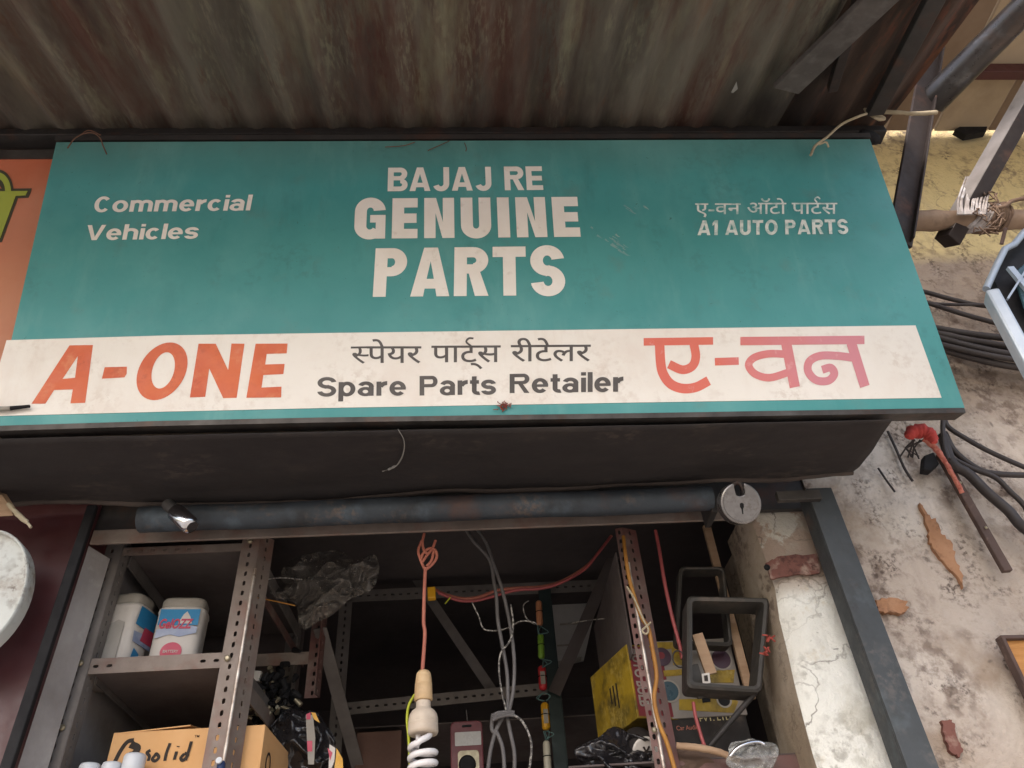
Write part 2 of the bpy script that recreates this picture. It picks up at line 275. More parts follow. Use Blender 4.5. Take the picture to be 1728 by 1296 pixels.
M['ywire'] = mat('ochre_flex', '#a8762e', '#90602a', 20, rough=.55, bump=0)
M['limewire'] = mat('lime_flex', '#a9b02e', rough=.5, bump=0)
M['holder'] = mat('cream_bakelite', '#cbae86', '#bd9c74', 14, layers=[('n', '#8a7054', 20, .6, .72, .5)], rough=.45, bump=.03)
M['cflbase'] = mat('aged_white_plastic', '#cdbfae', '#b8a896', 14, layers=[('n', '#8a7c6e', 20, .58, .7, .5)], rough=.45, bump=.03)
M['glass'] = mat('frosted_tube', '#e2dedd', '#d6d2d2', 20, rough=.25, bump=0, spec=.6)
M['meter'] = mat('maroon_plastic', '#6a353a', '#5c2e33', 20, rough=.45, bump=.03)
M['lcd'] = mat('grey_screen', '#a3a09c', rough=.25, bump=0)
for k, c in dict(orange='#c98a64', green='#7fa83c', red='#b82f34', yellow='#d09a24', cream='#c6c0ae').items():
    M['pk_'+k] = mat('packet_'+k, c, rough=.35, bump=.25, bscale=80)
M['stickwood'] = mat('bare_wood', '#a58a70', '#96795f', 12, rough=.8, stretch=(1, 1, 6))
M['frame'] = mat('grey_moulded_plastic', '#403d39', '#34312e', 10, layers=[('n', '#7a6a5e', 8, .55, .7, .5)], rough=.6)
M['pouch'] = mat('dusty_brown_cloth', '#5e4b3e', '#4c3c32', 9, rough=.9)
M['redthread'] = mat('red_thread', '#a04a40', rough=.9, bump=0)
M['cable'] = mat('black_cable', '#3b3534', '#332d2d', 20, rough=.6, bump=0)
M['redcloth'] = mat('red_cloth', '#bc4a44', '#a83c38', 30, rough=.9, bump=.4, bscale=60)
M['pinkcord'] = mat('pink_twisted_cord', '#c07868', '#a85c50', 120, thr=(.45, .55), rough=.95, bump=.5, bscale=150)
M['tan'] = mat('tan_planks', '#a8977f', '#9a8972', 3, layers=[('n', '#7c6a58', 5, .56, .7, .5)], rough=.85, bump=.15)
M['tanedge'] = mat('brown_plank', '#83705f', '#75624f', 3, rough=.85)
M['skyblue'] = mat('pale_blue_enamel', '#a3acb6', '#929ca8', 12, layers=[('n', '#5c646c', 18, .6, .72, .6)], rough=.4, metal=.2)
M['tealglass'] = mat('dark_teal_panel', '#33505a', '#2a3c44', 9, rough=.3)
M['dirtytwig'] = mat('dry_twig', '#7a5a48', '#5c4236', 40, rough=.9, bump=0)
M['palestick'] = mat('dry_straw', '#b0a48c', '#94866e', 30, rough=.9, bump=0)

# ================================================================== SETTING
tag(MB().add([(-60, -60, 0), (60, -60, 0), (60, 60, 0), (-60, 60, 0)], [(0, 1, 2, 3)]).obj('ground', M['ground'], recalc=False), None, None, kind='structure')

# ------------------------------------------------------------------ the shop room
YF = 1.30
XL, XR = -.70, .62            # inner faces of the doorway
shop = thing('shop_room', (0, 2.2, 0), 'dark sooty shop interior behind the open doorway', 'shop room')
b = MB()
b.box((-1.0, 3.2, 0), (2.2, 0, 0), (0, .1, 0), (0, 0, 2.9)); b.obj('back_wall', M['inner'], shop)
MB().box((-1.0, 1.44, 0), (-.1, 0, 0), (0, 1.86, 0), (0, 0, 2.9)).obj('side_wall', M['inner'], shop)
MB().box((1.1, 1.66, 0), (.1, 0, 0), (0, 1.64, 0), (0, 0, 2.9)).obj('side_wall', M['inner'], shop)
MB().box((-1.1, 1.377, 2.62), (2.3, 0, 0), (0, 1.92, 0), (0, 0, .1)).obj('ceiling', M['inner'], shop)
MB().box((-1.0, 1.44, 0.002), (2.1, 0, 0), (0, 1.76, 0), (0, 0, .1)).obj('floor_slab', M['inner'], shop)
# wall above the doorway, behind the sign
MB().box((-1.9, YF+.045, 2.46), (2.78, 0, 0), (0, .03, 0), (0, 0, 1.24)).obj('upper_wall', M['brownwall'], shop)

# right jamb: plastered pier with a chamfered broken edge
pier = thing('plastered_pier', (.8, 1.5, 0), 'whitewashed and cracked plaster pier at the right side of the doorway', 'pier')
ce = [P(1262, 880, 1.36), P(1308, 985, 1.36), P(1340, 1140, 1.36), P(1372, 1296, 1.36)]
XC = sum(p.x for p in ce[1:])/3
g = MB(); nz = 40
def rough(x, z, a=.006): return a*N.noise(V((x*14, z*14, 3)))+a*.5*N.noise(V((x*40, z*40, 8)))
vs = []; cols = [(0, -.16), (.0, -.10), (.001, -.045), (.006, -.018), (.020, -.004), (.045, 0), (.08, 0), (.12, 0), (.17, 0), (.22, 0)]
for i in range(nz+1):
    z = 2.40*i/nz+.0
    for j, (dx, dy) in enumerate(cols):
        x = XC+dx+rough(dy*2+dx, z)+(.007*math.sin(z*9)+.004*N.noise(V((z*6, 3, 3)))); y = 1.355-dy+rough(dx+3, z, .005)
        vs.append((x, y, z))
nc = len(cols)
fs = [(i*nc+j, i*nc+j+1, (i+1)*nc+j+1, (i+1)*nc+j) for i in range(nz) for j in range(3, nc-1)]
fr = [(i*nc+j, i*nc+j+1, (i+1)*nc+j+1, (i+1)*nc+j) for i in range(nz) for j in range(0, 3)]
g.add(vs, fs, True); o = g.obj('front_face', M['jamb'], pier, recalc=False, weld=False)
g = MB().add(vs, fr, True); g.obj('reveal', M['reveal'], pier, recalc=False)
MB().box((XC+.03, 1.372, 0), (.3, 0, 0), (0, .28, 0), (0, 0, 2.40)).obj('core', M['reveal'], pier)
# rusty hinge plate let into the pier
random.seed(3); hq = [(1292, 950), (1318, 938), (1378, 934), (1384, 966), (1330, 972), (1300, 976)]; hp = []
for i_, (x_, y2_) in enumerate(hq):
    x3_, y3_ = hq[(i_+1) % 6]
    for j_ in range(5): hp.append(P(x_+(x3_-x_)*j_/5+random.uniform(-2, 2)*(j_ > 0), y2_+(y3_-y2_)*j_/5+random.uniform(-2, 2)*(j_ > 0), 1.345))
hg = thing('hinge_plate', hp[0], 'rusty red strap plate nailed across the top of the whitewashed pier', 'hinge plate')
M['rustplate'] = mat('red_rust', '#7a5148', '#68443c', 20, layers=[('n', '#a89384', 22, .52, .64, .7), ('m', '#4a302a', 14, .46, .6, .8)], rough=.9, bump=.4)
MB().plate(hp, (0, -1, 0), .005).obj('plate', M['rustplate'], hg)
MB().lathe(P(1294, 958, 1.338), (0, -1, 0), [(0, .006), (.003, .006), (.005, .003)], 10).obj('nail_head', M['hole'], hg)

# ------------------------------------------------------------------ facade to the right
XW = P(1481, 1100, 1.27).x+.008
wr = thing('limewashed_wall', (1.4, 1.4, 0), 'peeling cream limewashed wall to the right of the steel doorpost', 'wall')
def sheetwall(x0, x1, z0, z1, y, n, a, m, nm, par, hole=None):
    nx, nz = int((x1-x0)*n)+1, int((z1-z0)*n)+1; vs = []
    for i in range(nz+1):
        for j in range(nx+1):
            x = x0+(x1-x0)*j/nx; z = z0+(z1-z0)*i/nz
            h = a*(N.noise(V((x*5, z*5, 1)))+.6*N.noise(V((x*16, z*16, 5)))+.35*max(0, N.noise(V((x*30, z*30, 2)))))
            vs.append((x, y-h, z))
    fs = [(i*(nx+1)+j, i*(nx+1)+j+1, (i+1)*(nx+1)+j+1, (i+1)*(nx+1)+j) for i in range(nz) for j in range(nx)]
    return MB().add(vs, fs, True).obj(nm, m, par, recalc=False)
sheetwall(XW, 3.2, 0, 3.75, 1.328, 60, .006, M['wallr'], 'render', wr)
MB().box((XW+.0, 1.35, 0), (2.4, 0, 0), (0, .2, 0), (0, 0, 3.75)).obj('core', M['brownwall'], wr)
# bare brick showing where the limewash fell away (flush chips standing 4 mm proud)
def jag(poly, Y, k=4, a=3.2):
    out = []
    for i, (x, y) in enumerate(poly):
        x2, y2 = poly[(i+1) % len(poly)]
        for j in range(k): t = j/k; out.append(P(x+(x2-x)*t+random.uniform(-a, a)*(j > 0), y+(y2-y)*t+random.uniform(-a, a)*(j > 0), Y))
    return out
bp = [(1552, 848), (1566, 868), (1580, 880), (1590, 902), (1608, 918), (1612, 945), (1622, 965), (1626, 992), (1614, 970), (1596, 952), (1580, 932), (1568, 915), (1566, 890)]
MB().plate(jag(bp, 1.320), (0, -1, 0), .03).obj('bare_brick_patch', M['brick'], wr)
bp = [(1478, 1012), (1500, 1008), (1528, 1014), (1534, 1024), (1520, 1036), (1494, 1034), (1482, 1028)]
MB().plate(jag(bp, 1.320), (0, -1, 0), .03).obj('bare_brick_patch', M['brick'], wr)

# ------------------------------------------------------------------ left: maroon wall and dark doorframe
ml = thing('maroon_wall', (-1.2, 1.4, 0), 'glossy maroon painted wall panel left of the doorway', 'wall')
xm = P(86, 1100, 1.32).x
MB().box((-2.6, 1.32, 0), (xm+2.6, 0, 0), (0, .12, 0), (0, 0, 2.47)).obj('panel', M['maroon'], ml)

df = thing('door_frame', (0, YF, 0), 'steel door frame with a blue grey post on the right and dark post on the left', 'door frame')
pl0 = P(84, 1100, 1.29); wpl = size(18, pl0)
MB().box((pl0.x-wpl/2, 1.27, 0), (wpl, 0, 0), (0, .012, 0), (0, 0, 2.40)).obj('left_post', M['black'], df, bevel=.002)
pr = P(1481, 1100, 1.27); wpr = size(50, pr)
MB().box((pr.x-wpr/2, 1.262, 0), (wpr, 0, 0), (0, .006, 0), (0, 0, 2.375)).box((pr.x-wpr/2, 1.268, 0), (.006, 0, 0), (0, .042, 0), (0, 0, 2.375)).obj('right_post', M['bluesteel'], df, bevel=.0015)
# lintel angle under the shutter pipe
la, lb = P(300, 901, 1.33), P(1230, 862, 1.33); zl = (la.z+lb.z)/2
MB().box((-.70, 1.326, zl-.019), (1.26, 0, 0), (0, .006, 0), (0, 0, .029)).obj('lintel_angle', M['dex'], df, bevel=.001)
MB().box((-.74, 1.334, zl+.004), (1.44, 0, 0), (0, .012, 0), (0, 0, .14)).obj('lintel_plate', M['steel'], df)
bt = P(1360, 842, 1.27)
MB().box((P(1308, 838, 1.262).x, 1.25, bt.z-.012), (.085, 0, 0), (0, .012, 0), (0, 0, .02)).obj('top_tab', M['alu'], df, bevel=.001)

# shutter pipe
sp = thing('shutter_pipe', (0, 1.24, 2.38), 'long blue grey rusty steel pipe lying across the top of the doorway', 'pipe')
pa, pb = P(470, 868, 1.26), P(1190, 838, 1.26); zp = (pa.z+pb.z)/2
MB().tube([(-.59+i*.1065, 1.265+.001*math.sin(i), zp+.0012*math.sin(i*2.1)) for i in range(11)], .024, 20, wob=.05).obj('tube', M['pipe'], sp)
for x in (.47,):
    MB().box((x, 1.262, zp-.030), (.012, 0, 0), (0, .062, 0), (0, 0, .056)).obj('bracket', M['steel'], sp, bevel=.002)

# chrome lock barrel at the left of the pipe
c = P(312, 878, 1.20); ax = (P(338, 902, 1.195)-P(286, 854, 1.215)).normalized()
lk = thing('chrome_lock', c, 'shiny chrome lock barrel poking out near the left end of the shutter pipe', 'lock')
MB().lathe(c-ax*.034, ax, [(0, .013), (.004, .0155), (.050, .0155), (.055, .0135), (.057, .009)], 24).obj('barrel', M['chrome'], lk)
MB().lathe(c-ax*.06, ax, [(0, .011), (.027, .011)], 16).obj('stem', M['steel'], lk)
# disc padlock
c = P(1247, 850, 1.20); nrm = V((0, -.90, -.43)).normalized(); R = size(35, c)
pk = thing('disc_padlock', c, 'round steel disc padlock with a keyhole at the right end of the shutter pipe', 'padlock')
upv = (V((0, 0, 1))-nrm*nrm.z).normalized(); rt = upv.cross(nrm)
def disc(rr, d, slot): 
    pts = []
    for k in range(64):
        an = math.pi/2+2*math.pi*(k+.5)/64; x, y = math.cos(an)*rr, math.sin(an)*rr
        if slot and abs(x) < .0085 and y > 0: continue
        pts.append((x, y))
    pts = pts+[(.0085, rr*.42), (.004, rr*.34), (-.004, rr*.34), (-.0085, rr*.42)]
    pts = [p for p in pts]
    return [c+rt*x+upv*y+nrm*d for x, y in (pts[:-4]+[(.0085, rr*.42), (.004, rr*.34), (-.004, rr*.34), (-.0085, rr*.42)])]
MB().plate(disc(R, .012, 1), nrm, .026).obj('body', M['lockbody'], pk, bevel=.004)
MB().plate(disc(R*.87, .0135, 1), nrm, .003).obj('face_plate', M['lockface'], pk)
MB().tube([c+rt*(.011*math.cos(t))+upv*(R*.55+.018*math.sin(t))-nrm*.0 for t in [math.pi*k/10 for k in range(11)]], .0042, 10).obj('shackle', M['steel'], pk)
kh = [c+rt*x+upv*y+nrm*.0142 for x, y in ((-.0035, -.002), (-.0035, -.007), (-.0012, -.011), (-.001, -.02), (.001, -.02), (.0012, -.011), (.0035, -.007), (.0035, -.002), (.0015, 0), (-.0015, 0))]
MB().plate(kh, nrm, .0008).obj('keyhole', M['hole'], pk)

# ================================================================== SIGN BOARD
LEAN = math.radians(14.5); SN = V((0, -math.cos(LEAN), -math.sin(LEAN))); SP = P(800, 704, 1.04)
def on(px, py, d=0): return PP(px, py, SP+SN*d, SN)
UPS = V((0, -math.sin(LEAN), math.cos(LEAN)))
sb = thing('sign_board', SP, 'large teal spare parts signboard with white and orange lettering over the doorway', 'signboard')
crn = [on(95, 240), on(1468, 235), on(1628, 688), on(-14, 719)]
# gently bowed panel (the lower edge sags a touch at the left)
MB().plate([crn[3], on(260, 710.5), on(540, 704.5), on(1080, 697), crn[2], crn[1], crn[0]], SN, .03).obj('panel', M['teal'], sb, recalc=True)
fb = MB()
for q0, q1 in (((-14, 724), (260, 715.5)), ((260, 715.5), (540, 709.5)), ((540, 709.5), (1080, 702)), ((1080, 702), (1628, 693))):
    a, b_ = on(*q0, .001), on(*q1, .001); fb.box(a-UPS*.004-SN*.033, b_-a, SN*.034, UPS*.009)
fb.obj('bottom_trim', M['alu'], sb)
fb = MB(); a, b_ = on(92, 236.5, -.002), on(1470, 231.5, -.002); fb.box(a-SN*.03, b_-a, SN*.03, UPS*.012); fb.obj('top_trim', M['steel'], sb)
wb = [on(11, 574, .001), on(280, 566, .001), on(540, 562, .001), on(1080, 555, .001), on(1545, 549, .001), on(1589, 671, .001), on(1080, 679, .001), on(540, 688.5, .001), on(260, 695, .001), on(-12, 702, .001), on(-20, 680, .001)]
MB().plate(wb, SN, .0008).obj('white_band', M['white'], sb)
class Txt:
    """flat lettering laid on the board; every separate piece sits a hair higher so that none are coplanar"""
    def __init__(s, base=.0005): s.mb = MB(); s.d = base
    def piece(s, pts2, faces=None, px=None):
        s.d += .00003
        f = px or (lambda p: p)
        s.mb.add([on(*f(p), s.d) for p in pts2], faces or [tuple(range(len(pts2)))])
    def stroke(s, pts, w, px=None, cap=0, k=0):
        pts = [V((p[0], p[1], 0)) for p in pts]
        if k: pts = spline(pts, k)
        L, R_ = [], []
        for i, p in enumerate(pts):
            t0 = (p-pts[i-1]).normalized() if i else None; t1 = (pts[i+1]-p).normalized() if i < len(pts)-1 else None
            t = ((t0 or t1)+(t1 or t0)).normalized(); nn = V((-t.y, t.x, 0)); m = 1/max(.5, nn.dot(V((-(t1 or t0).y, (t1 or t0).x, 0))))
            q = p
            ww = (w[0]+(w[1]-w[0])*i/(len(pts)-1)) if isinstance(w, tuple) else w
            L.append(q+nn*ww/2*m); R_.append(q-nn*ww/2*m)
        n = len(pts); s.piece([(p.x, p.y) for p in L+R_], [(i, i+1, n+i+1, n+i) for i in range(n-1)], px)
def quadmap(TL, TR, BR, BL):
    def f(p):
        u, v = p; a = (TL[0]*(1-u)+TR[0]*u, TL[1]*(1-u)+TR[1]*u); b = (BL[0]*(1-u)+BR[0]*u, BL[1]*(1-u)+BR[1]*u)
        return (b[0]+(a[0]-b[0])*v, b[1]+(a[1]-b[1])*v)
    return f
def glyphs(body, off=0, shear=0, spacing=1):
    c = bpy.data.curves.new('t', 'FONT'); c.body = body; c.offset = off; c.shear = shear; c.resolution_u = 5; c.space_character = spacing
    o = bpy.data.objects.new('t', c); COL.objects.link(o); bpy.context.view_layer.update()
    m = bpy.data.meshes.new_from_object(o.evaluated_get(bpy.context.evaluated_depsgraph_get()))
    vs = [(v.co.x, v.co.y) for v in m.vertices]; fs = [tuple(p.vertices) for p in m.polygons]
    bpy.data.objects.remove(o); bpy.data.curves.remove(c); bpy.data.meshes.remove(m); return vs, fs
def fit(vs, y0, y1):
    x0, x1 = min(v[0] for v in vs), max(v[0] for v in vs); return [((x-x0)/(x1-x0), (y-y0)/(y1-y0)) for x, y in vs]
def word(t, body, corners, off=.02, shear=0, cap=.727, spacing=1):
    vs, fs = glyphs(body, off, shear, spacing); t.piece(fit(vs, -off, cap+off), fs, quadmap(*corners))

# heavy condensed capitals, built stem by stem
def ring(t, px, cx, cy, rx, ry, a, b, t0, t1, n=18):
    o = [(cx+rx*math.cos(math.radians(t0+(t1-t0)*i/n)), cy+ry*math.sin(math.radians(t0+(t1-t0)*i/n))) for i in range(n+1)]
    q = [(cx+(rx-a)*math.cos(math.radians(t0+(t1-t0)*i/n)), cy+(ry-b)*math.sin(math.radians(t0+(t1-t0)*i/n))) for i in range(n+1)]
    t.piece(o+q, [(i, i+1, n+2+i, n+1+i) for i in range(n)], px)
def rect(t, px, x0, y0, x1, y1): t.piece([(x0, y0), (x1, y0), (x1, y1), (x0, y1)], None, px)
def capital(t, ch, w, px, a, b):
    h = 1
    if ch == 'I': rect(t, px, 0, 0, a, h)
    if ch == 'E':
        rect(t, px, 0, 0, a, h)
        for y in (0, (h-b)/2, h-b): rect(t, px, a-.01, y, w if y != (h-b)/2 else w*.96, y+b)
    if ch == 'T': rect(t, px, 0, h-b, w, h); rect(t, px, (w-a)/2, 0, (w+a)/2, h-b+.01)
    if ch == 'N': t.piece([(0, 0), (a*.95, 0), (a*.95, h*.62), (w-a, 0), (w, 0), (w, h), (w-a*.95, h), (w-a*.95, h*.40), (a, h), (0, h)], None, px)
    if ch == 'A':
        t.piece([(0, 0), (a, 0), (a+(w/2-a)*.36, .30), (w/2, .72), (w/2, 1), (w/2-a*.55, 1)], None, px)
        t.piece([(w, 0), (w-a, 0), (w-a-(w/2-a)*.36, .30), (w/2, .72), (w/2, 1), (w/2+a*.55, 1)], None, px)
        t.piece([(a*.85, .16), (w-a*.85, .16), (w-a*1.02, .16+b*.95), (a*1.02, .16+b*.95)], None, px)
    if ch == '1': rect(t, px, w-a, 0, w, h); t.piece([(w-a, h), (w-a, h-b*1.3), (0, h-b*1.9), (0, h-b*.9)], None, px)
    if ch == 'O': ring(t, px, w/2, .5, w/2, .52, a, b, 0, 360, 30)
    X = .74
    if ch == 'C': ring(t, px, w/2, .5, w/2, .52, a, b, 42, 318, 30)
    if ch == 'V': t.piece([(0, 1), (a, 1), (w/2, .22), (w/2+a*.5, 0), (w/2-a*.55, 0)], None, px); t.piece([(w, 1), (w-a, 1), (w/2, .22), (w/2-a*.5, 0), (w/2+a*.55, 0)], None, px)
    if ch == 'o': ring(t, px, w/2, X/2, w/2, X/2+.02, a, b, 0, 360, 28)
    if ch == 'c': ring(t, px, w/2, X/2, w/2, X/2+.02, a, b, 42, 318, 26)
    if ch == 'e': ring(t, px, w/2, X/2, w/2, X/2+.02, a, b, -4, 318, 28); rect(t, px, a*.8, X/2-b*.38, w-.01, X/2+b*.38)
    if ch == 'i': rect(t, px, 0, 0, a, X); rect(t, px, 0, .85, a, 1.02)
    if ch == 'l': rect(t, px, 0, 0, a, 1.02)
    if ch in 'hm':
        st_ = [0, w-a] if ch == 'h' else [0, (w-a)/2, w-a]
        for k, x_ in enumerate(st_): rect(t, px, x_, 0, x_+a, (1.02 if ch == 'h' else X) if k == 0 else X-.26)
        for x0_, x1_ in zip(st_, st_[1:]): r_ = (x1_+a-x0_)/2; ring(t, px, x0_+r_, X-.27, r_, .29, a, b*1.05, 0, 150)
    if ch == 'r': rect(t, px, 0, 0, a, X); ring(t, px, w, X-.36, w-a*.25, .38, a, b*1.15, 90, 165, 10)
    if ch == 'a':
        rect(t, px, w-a*1.1, 0, w-a*.1, X-.26); ring(t, px, w*.49, X-.27, w*.49, .29, a, b, 0, 158); ring(t, px, w*.47, .225, w*.47, .245, a, b*.85, 0, 360, 26)
    if ch == 'p': rect(t, px, 0, -.28, a, X); ring(t, px, w/2, X/2, w/2, X/2+.02, a, b, 0, 360, 28)
    if ch == 't': rect(t, px, w*.22, .2, w*.22+a, .94); rect(t, px, 0, X-b, w, X); ring(t, px, w*.22+a+.1, .2, a+.1, .22, a, b, 180, 285, 10)
    if ch == 's':
        r = (X+.04+b)/4; ring(t, px, w/2, X+.02-r, w/2, r, a, b, 10, 296, 26); ring(t, px, w/2, -.02+r, w/2, r, a, b, -170, 116, 26)
    if ch == 'U':
        rect(t, px, 0, .3, a, h); rect(t, px, w-a, .3, w, h); ring(t, px, w/2, .31, w/2, .33, a, b*1.05, 180, 360)
    if ch == 'J':
        rect(t, px, w-a, .3, w, h); ring(t, px, w/2, .31, w/2, .33, a, b*1.05, 200, 360)
    if ch in 'PRB':
        rect(t, px, 0, 0, a, h); r = .29 if ch == 'P' else .27; cy = h-r; xs = w-max(r*.62, a*1.2)
        rect(t, px, a-.01, h-b, xs, h); rect(t, px, a-.01, cy-r, xs, cy-r+b*.9)
        ring(t, px, xs, cy, w-xs, r, a*.95, b, -90, 90)
        if ch == 'R': t.piece([(w*.42, cy-r+.02), (w*.42+a*.9, cy-r+.04), (w, 0), (w-a*1.05, 0)], None, px)
        if ch == 'B':
            rect(t, px, a-.01, 0, xs, b); ring(t, px, xs, .27, w-xs+.02, .27, a*.95, b, -90, 90)
    if ch == 'G':
        ring(t, px, w/2, .68, w/2, .34, a, b*1.05, 5, 180); rect(t, px, 0, .31, a, .69)
        ring(t, px, w/2, .32, w/2, .34, a, b*1.05, 180, 330); rect(t, px, w*.5, .40, w, .40+b*.8); rect(t, px, w-a*.8, .0, w, .41)
    if ch == 'S':
        r = (1.04+b)/4; ring(t, px, w/2, 1.02-r, w/2, r, a, b, 8, 296, 30); ring(t, px, w/2, -.02+r, w/2, r, a, b, -172, 116, 30)
def capitals(t, text, widths, gap, a, b, corners, sh=0):
    tot = sum(widths)+gap*(len(text)-1); q = quadmap(*corners); x = 0
    for ch, w in zip(text, widths):
        if ch != ' ': capital(t, ch, w, (lambda x: (lambda p: q(((x+p[0]+sh*p[1])/tot, p[1]))))(x), a, b)
        x += w+gap
def put(t, m, nm='lettering'): return t.mb.obj(nm, M[m], sb, recalc=False)
t = Txt(); capitals(t, 'BAJAJ RE', [.80, .86, .68, .86, .68, .34, .80, .68], .10, .24, .20, ((655, 283), (914, 280.5), (917, 320.5), (654, 322.8))); put(t, 'letter')
t = Txt(); capitals(t, 'GENUINE', [.80, .66, .78, .78, .31, .78, .68], .17, .31, .235, ((600, 335), (974, 332), (980, 399.5), (597, 403))); put(t, 'letter')
t = Txt(); capitals(t, 'PARTS', [.74, .88, .78, .76, .78], .10, .29, .21, ((634, 419), (951, 415), (955, 498), (629, 501))); put(t, 'letter')
t = Txt(); capitals(t, 'Commercial', [.88, .84, 1.22, 1.22, .80, .52, .78, .21, .80, .21], .10, .24, .18, ((157, 332), (421, 329), (421, 355), (157, 358)), .16); put(t, 'letter')
t = Txt(); capitals(t, 'Vehicles', [1.0, .80, .80, .21, .78, .21, .80, .74], .10, .24, .18, ((143, 380), (333, 377), (333, 402.5), (143, 405.5)), .16); put(t, 'letter')
t = Txt(); capitals(t, 'A1 AUTO PARTS', [.86, .36, .26, .86, .72, .72, .84, .26, .70, .86, .74, .72, .70], .12, .22, .20, ((1178, 372), (1430, 370), (1432, 394.5), (1177, 397))); put(t, 'pale')
pt = Txt()
HL = .63
def deva(t, body, x0, x1, yh, yb, off=0, dy=0): word(t, body, ((x0, yh), (x1, yh+dy), (x1, yb+dy), (x0, yb)), off, 0, HL)
deva(pt, 'ए-वन', 1173, 1250, 343, 361.5, .008); deva(pt, 'ऑटो', 1261, 1327, 342, 361, .008)
deva(pt, 'पार्टस'.replace('र्', ''), 1336, 1413, 342, 361, .008)
pt.stroke([(1379, 342), (1375, 336), (1380, 332.5), (1384, 336)], 2.4, k=4)
put(pt, 'pale')
gl = Txt(.0013)
capitals(gl, 'Spare', [.92, .82, .80, .52, .80], .11, .24, .18, ((536, 637), (685, 635), (685, 667), (535, 669))); put(gl, 'grey'); gl = Txt(.0013)
capitals(gl, 'Parts', [.92, .80, .52, .46, .76], .11, .24, .18, ((708, 634.5), (837, 632.5), (837, 665.2), (708, 667.5))); put(gl, 'grey'); gl = Txt(.0013)
capitals(gl, 'Retailer', [.96, .80, .46, .80, .21, .21, .80, .50], .11, .24, .18, ((860, 631), (1052, 627.5), (1052, 660.6), (860, 663.4))); put(gl, 'grey'); gl = Txt(.0013)
# half sa: the letter cut off left of its stem
vs, fs = glyphs('स'); xs = max(v[0] for v in vs)
cutx = min(v[0] for v in vs)+(xs-min(v[0] for v in vs))*.70
bm = bmesh.new(); bv = [bm.verts.new((x, y, 0)) for x, y in vs]
for f in fs:
    try: bm.faces.new([bv[i] for i in f])
    except ValueError: pass
bmesh.ops.bisect_plane(bm, geom=bm.verts[:]+bm.edges[:]+bm.faces[:], plane_co=(cutx, 0, 0), plane_no=(1, 0, 0), clear_outer=True)
bm.verts.index_update(); hv = [(v.co.x, v.co.y) for v in bm.verts]; hf = [tuple(v.index for v in f.verts) for f in bm.faces]; bm.free()
gl.piece(fit(hv, 0, HL), hf, quadmap((592, 584.5), (622, 584), (622, 613), (592, 613.5)))
deva(gl, 'पेयर', 619, 711, 584, 612.5, .006)
deva(gl, 'पाट्स', 728, 845, 583, 611.5, .006, -.6)
gl.stroke([(795, 584), (787, 577), (791, 571), (799, 571)], 3.2, k=4)
deva(gl, 'रीटेलर', 862, 997, 582, 610, .006, -.8)
put(gl, 'grey')
ol = Txt(.0013); q3 = lambda p: (p[0]/3.2, p[1]/3.2+540)
for pts in ([(375, 137), (440, 136), (420, 195), (338, 318), (292, 378), (245, 452), (170, 452)], [(440, 136), (502, 135), (460, 447), (380, 450), (393, 375), (405, 312), (420, 195)], [(336, 318), (406, 312), (394, 375), (292, 378)],
            [(565, 255), (685, 252), (684, 290), (672, 310), (550, 317)],
            [(1072, 128), (1165, 128), (1232, 270), (1250, 127), (1320, 128), (1278, 420), (1205, 422), (1130, 262), (1108, 415), (1025, 418)],
            [(1380, 128), (1553, 127), (1548, 180), (1440, 183), (1432, 240), (1537, 237), (1530, 292), (1422, 297), (1412, 365), (1520, 360), (1518, 418), (1330, 420)]):
    ol.piece(pts, None, q3)
n = 44
oo = [(875+131*math.cos(t)+44*math.sin(t), 277-156*math.sin(t)) for t in [2*math.pi*i/n for i in range(n)]]
oi = [(881+60*math.cos(t)+20*math.sin(t), 272-98*math.sin(t)) for t in [2*math.pi*i/n for i in range(n)]]
ol.piece(oo+oi, [(i, (i+1) % n, n+(i+1) % n, n+i) for i in range(n)], q3)
put(ol, 'red')
dl = Txt(.0013); q1 = lambda p: (p[0]/2.979+1060, p[1]/2.979+540)
for pts, w in (([(78, 110), (427, 105)], 38), ([(158, 120), (163, 210), (175, 268), (212, 320), (272, 344), (340, 338), (405, 305)], 48), ([(330, 118), (340, 185), (322, 232), (272, 250), (205, 222)], 44),
               ([(436, 210), (556, 206)], 38), ([(564, 106), (1188, 100)], 42), ([(795, 118), (838, 338)], 52),
               ([(800, 172), (705, 170), (632, 190), (606, 228), (640, 272), (712, 290), (810, 262)], 38), ([(1122, 116), (1190, 334)], 50),
               ([(1135, 190), (1050, 180), (965, 180), (912, 208), (905, 258), (945, 302), (1005, 305), (1036, 272), (1018, 240), (975, 250)], 40)):
    dl.stroke(pts, w, q1, k=6 if len(pts) > 2 else 0)
put(dl, 'pink')
M['scuff'] = mat('pale_scuff', '#8fa9a6', '#6c9a9b', 40, thr=(.4, .6), rough=.7, bump=0)
sc = Txt(.0003)
for k in range(26):
    u = random.gauss(.5, .28); x, y = 1005+62*u+random.gauss(0, 5), 388+40*u+random.gauss(0, 6)
    if k == 20: sc.mb.obj('scuff', M['scuff'], sb, recalc=False); sc = Txt(.0003)
    if k > 19: x, y = 1062+random.uniform(-10, 36), 348+random.uniform(-5, 8)
    l = random.uniform(4, 16); sc.stroke([(x, y), (x+l*.5, y+l*.35+random.uniform(-1, 1)), (x+l, y+l*.62)], (random.uniform(1, 4), .5), k=3)
sc.mb.obj('scuff', M['scuff'], sb, recalc=False)

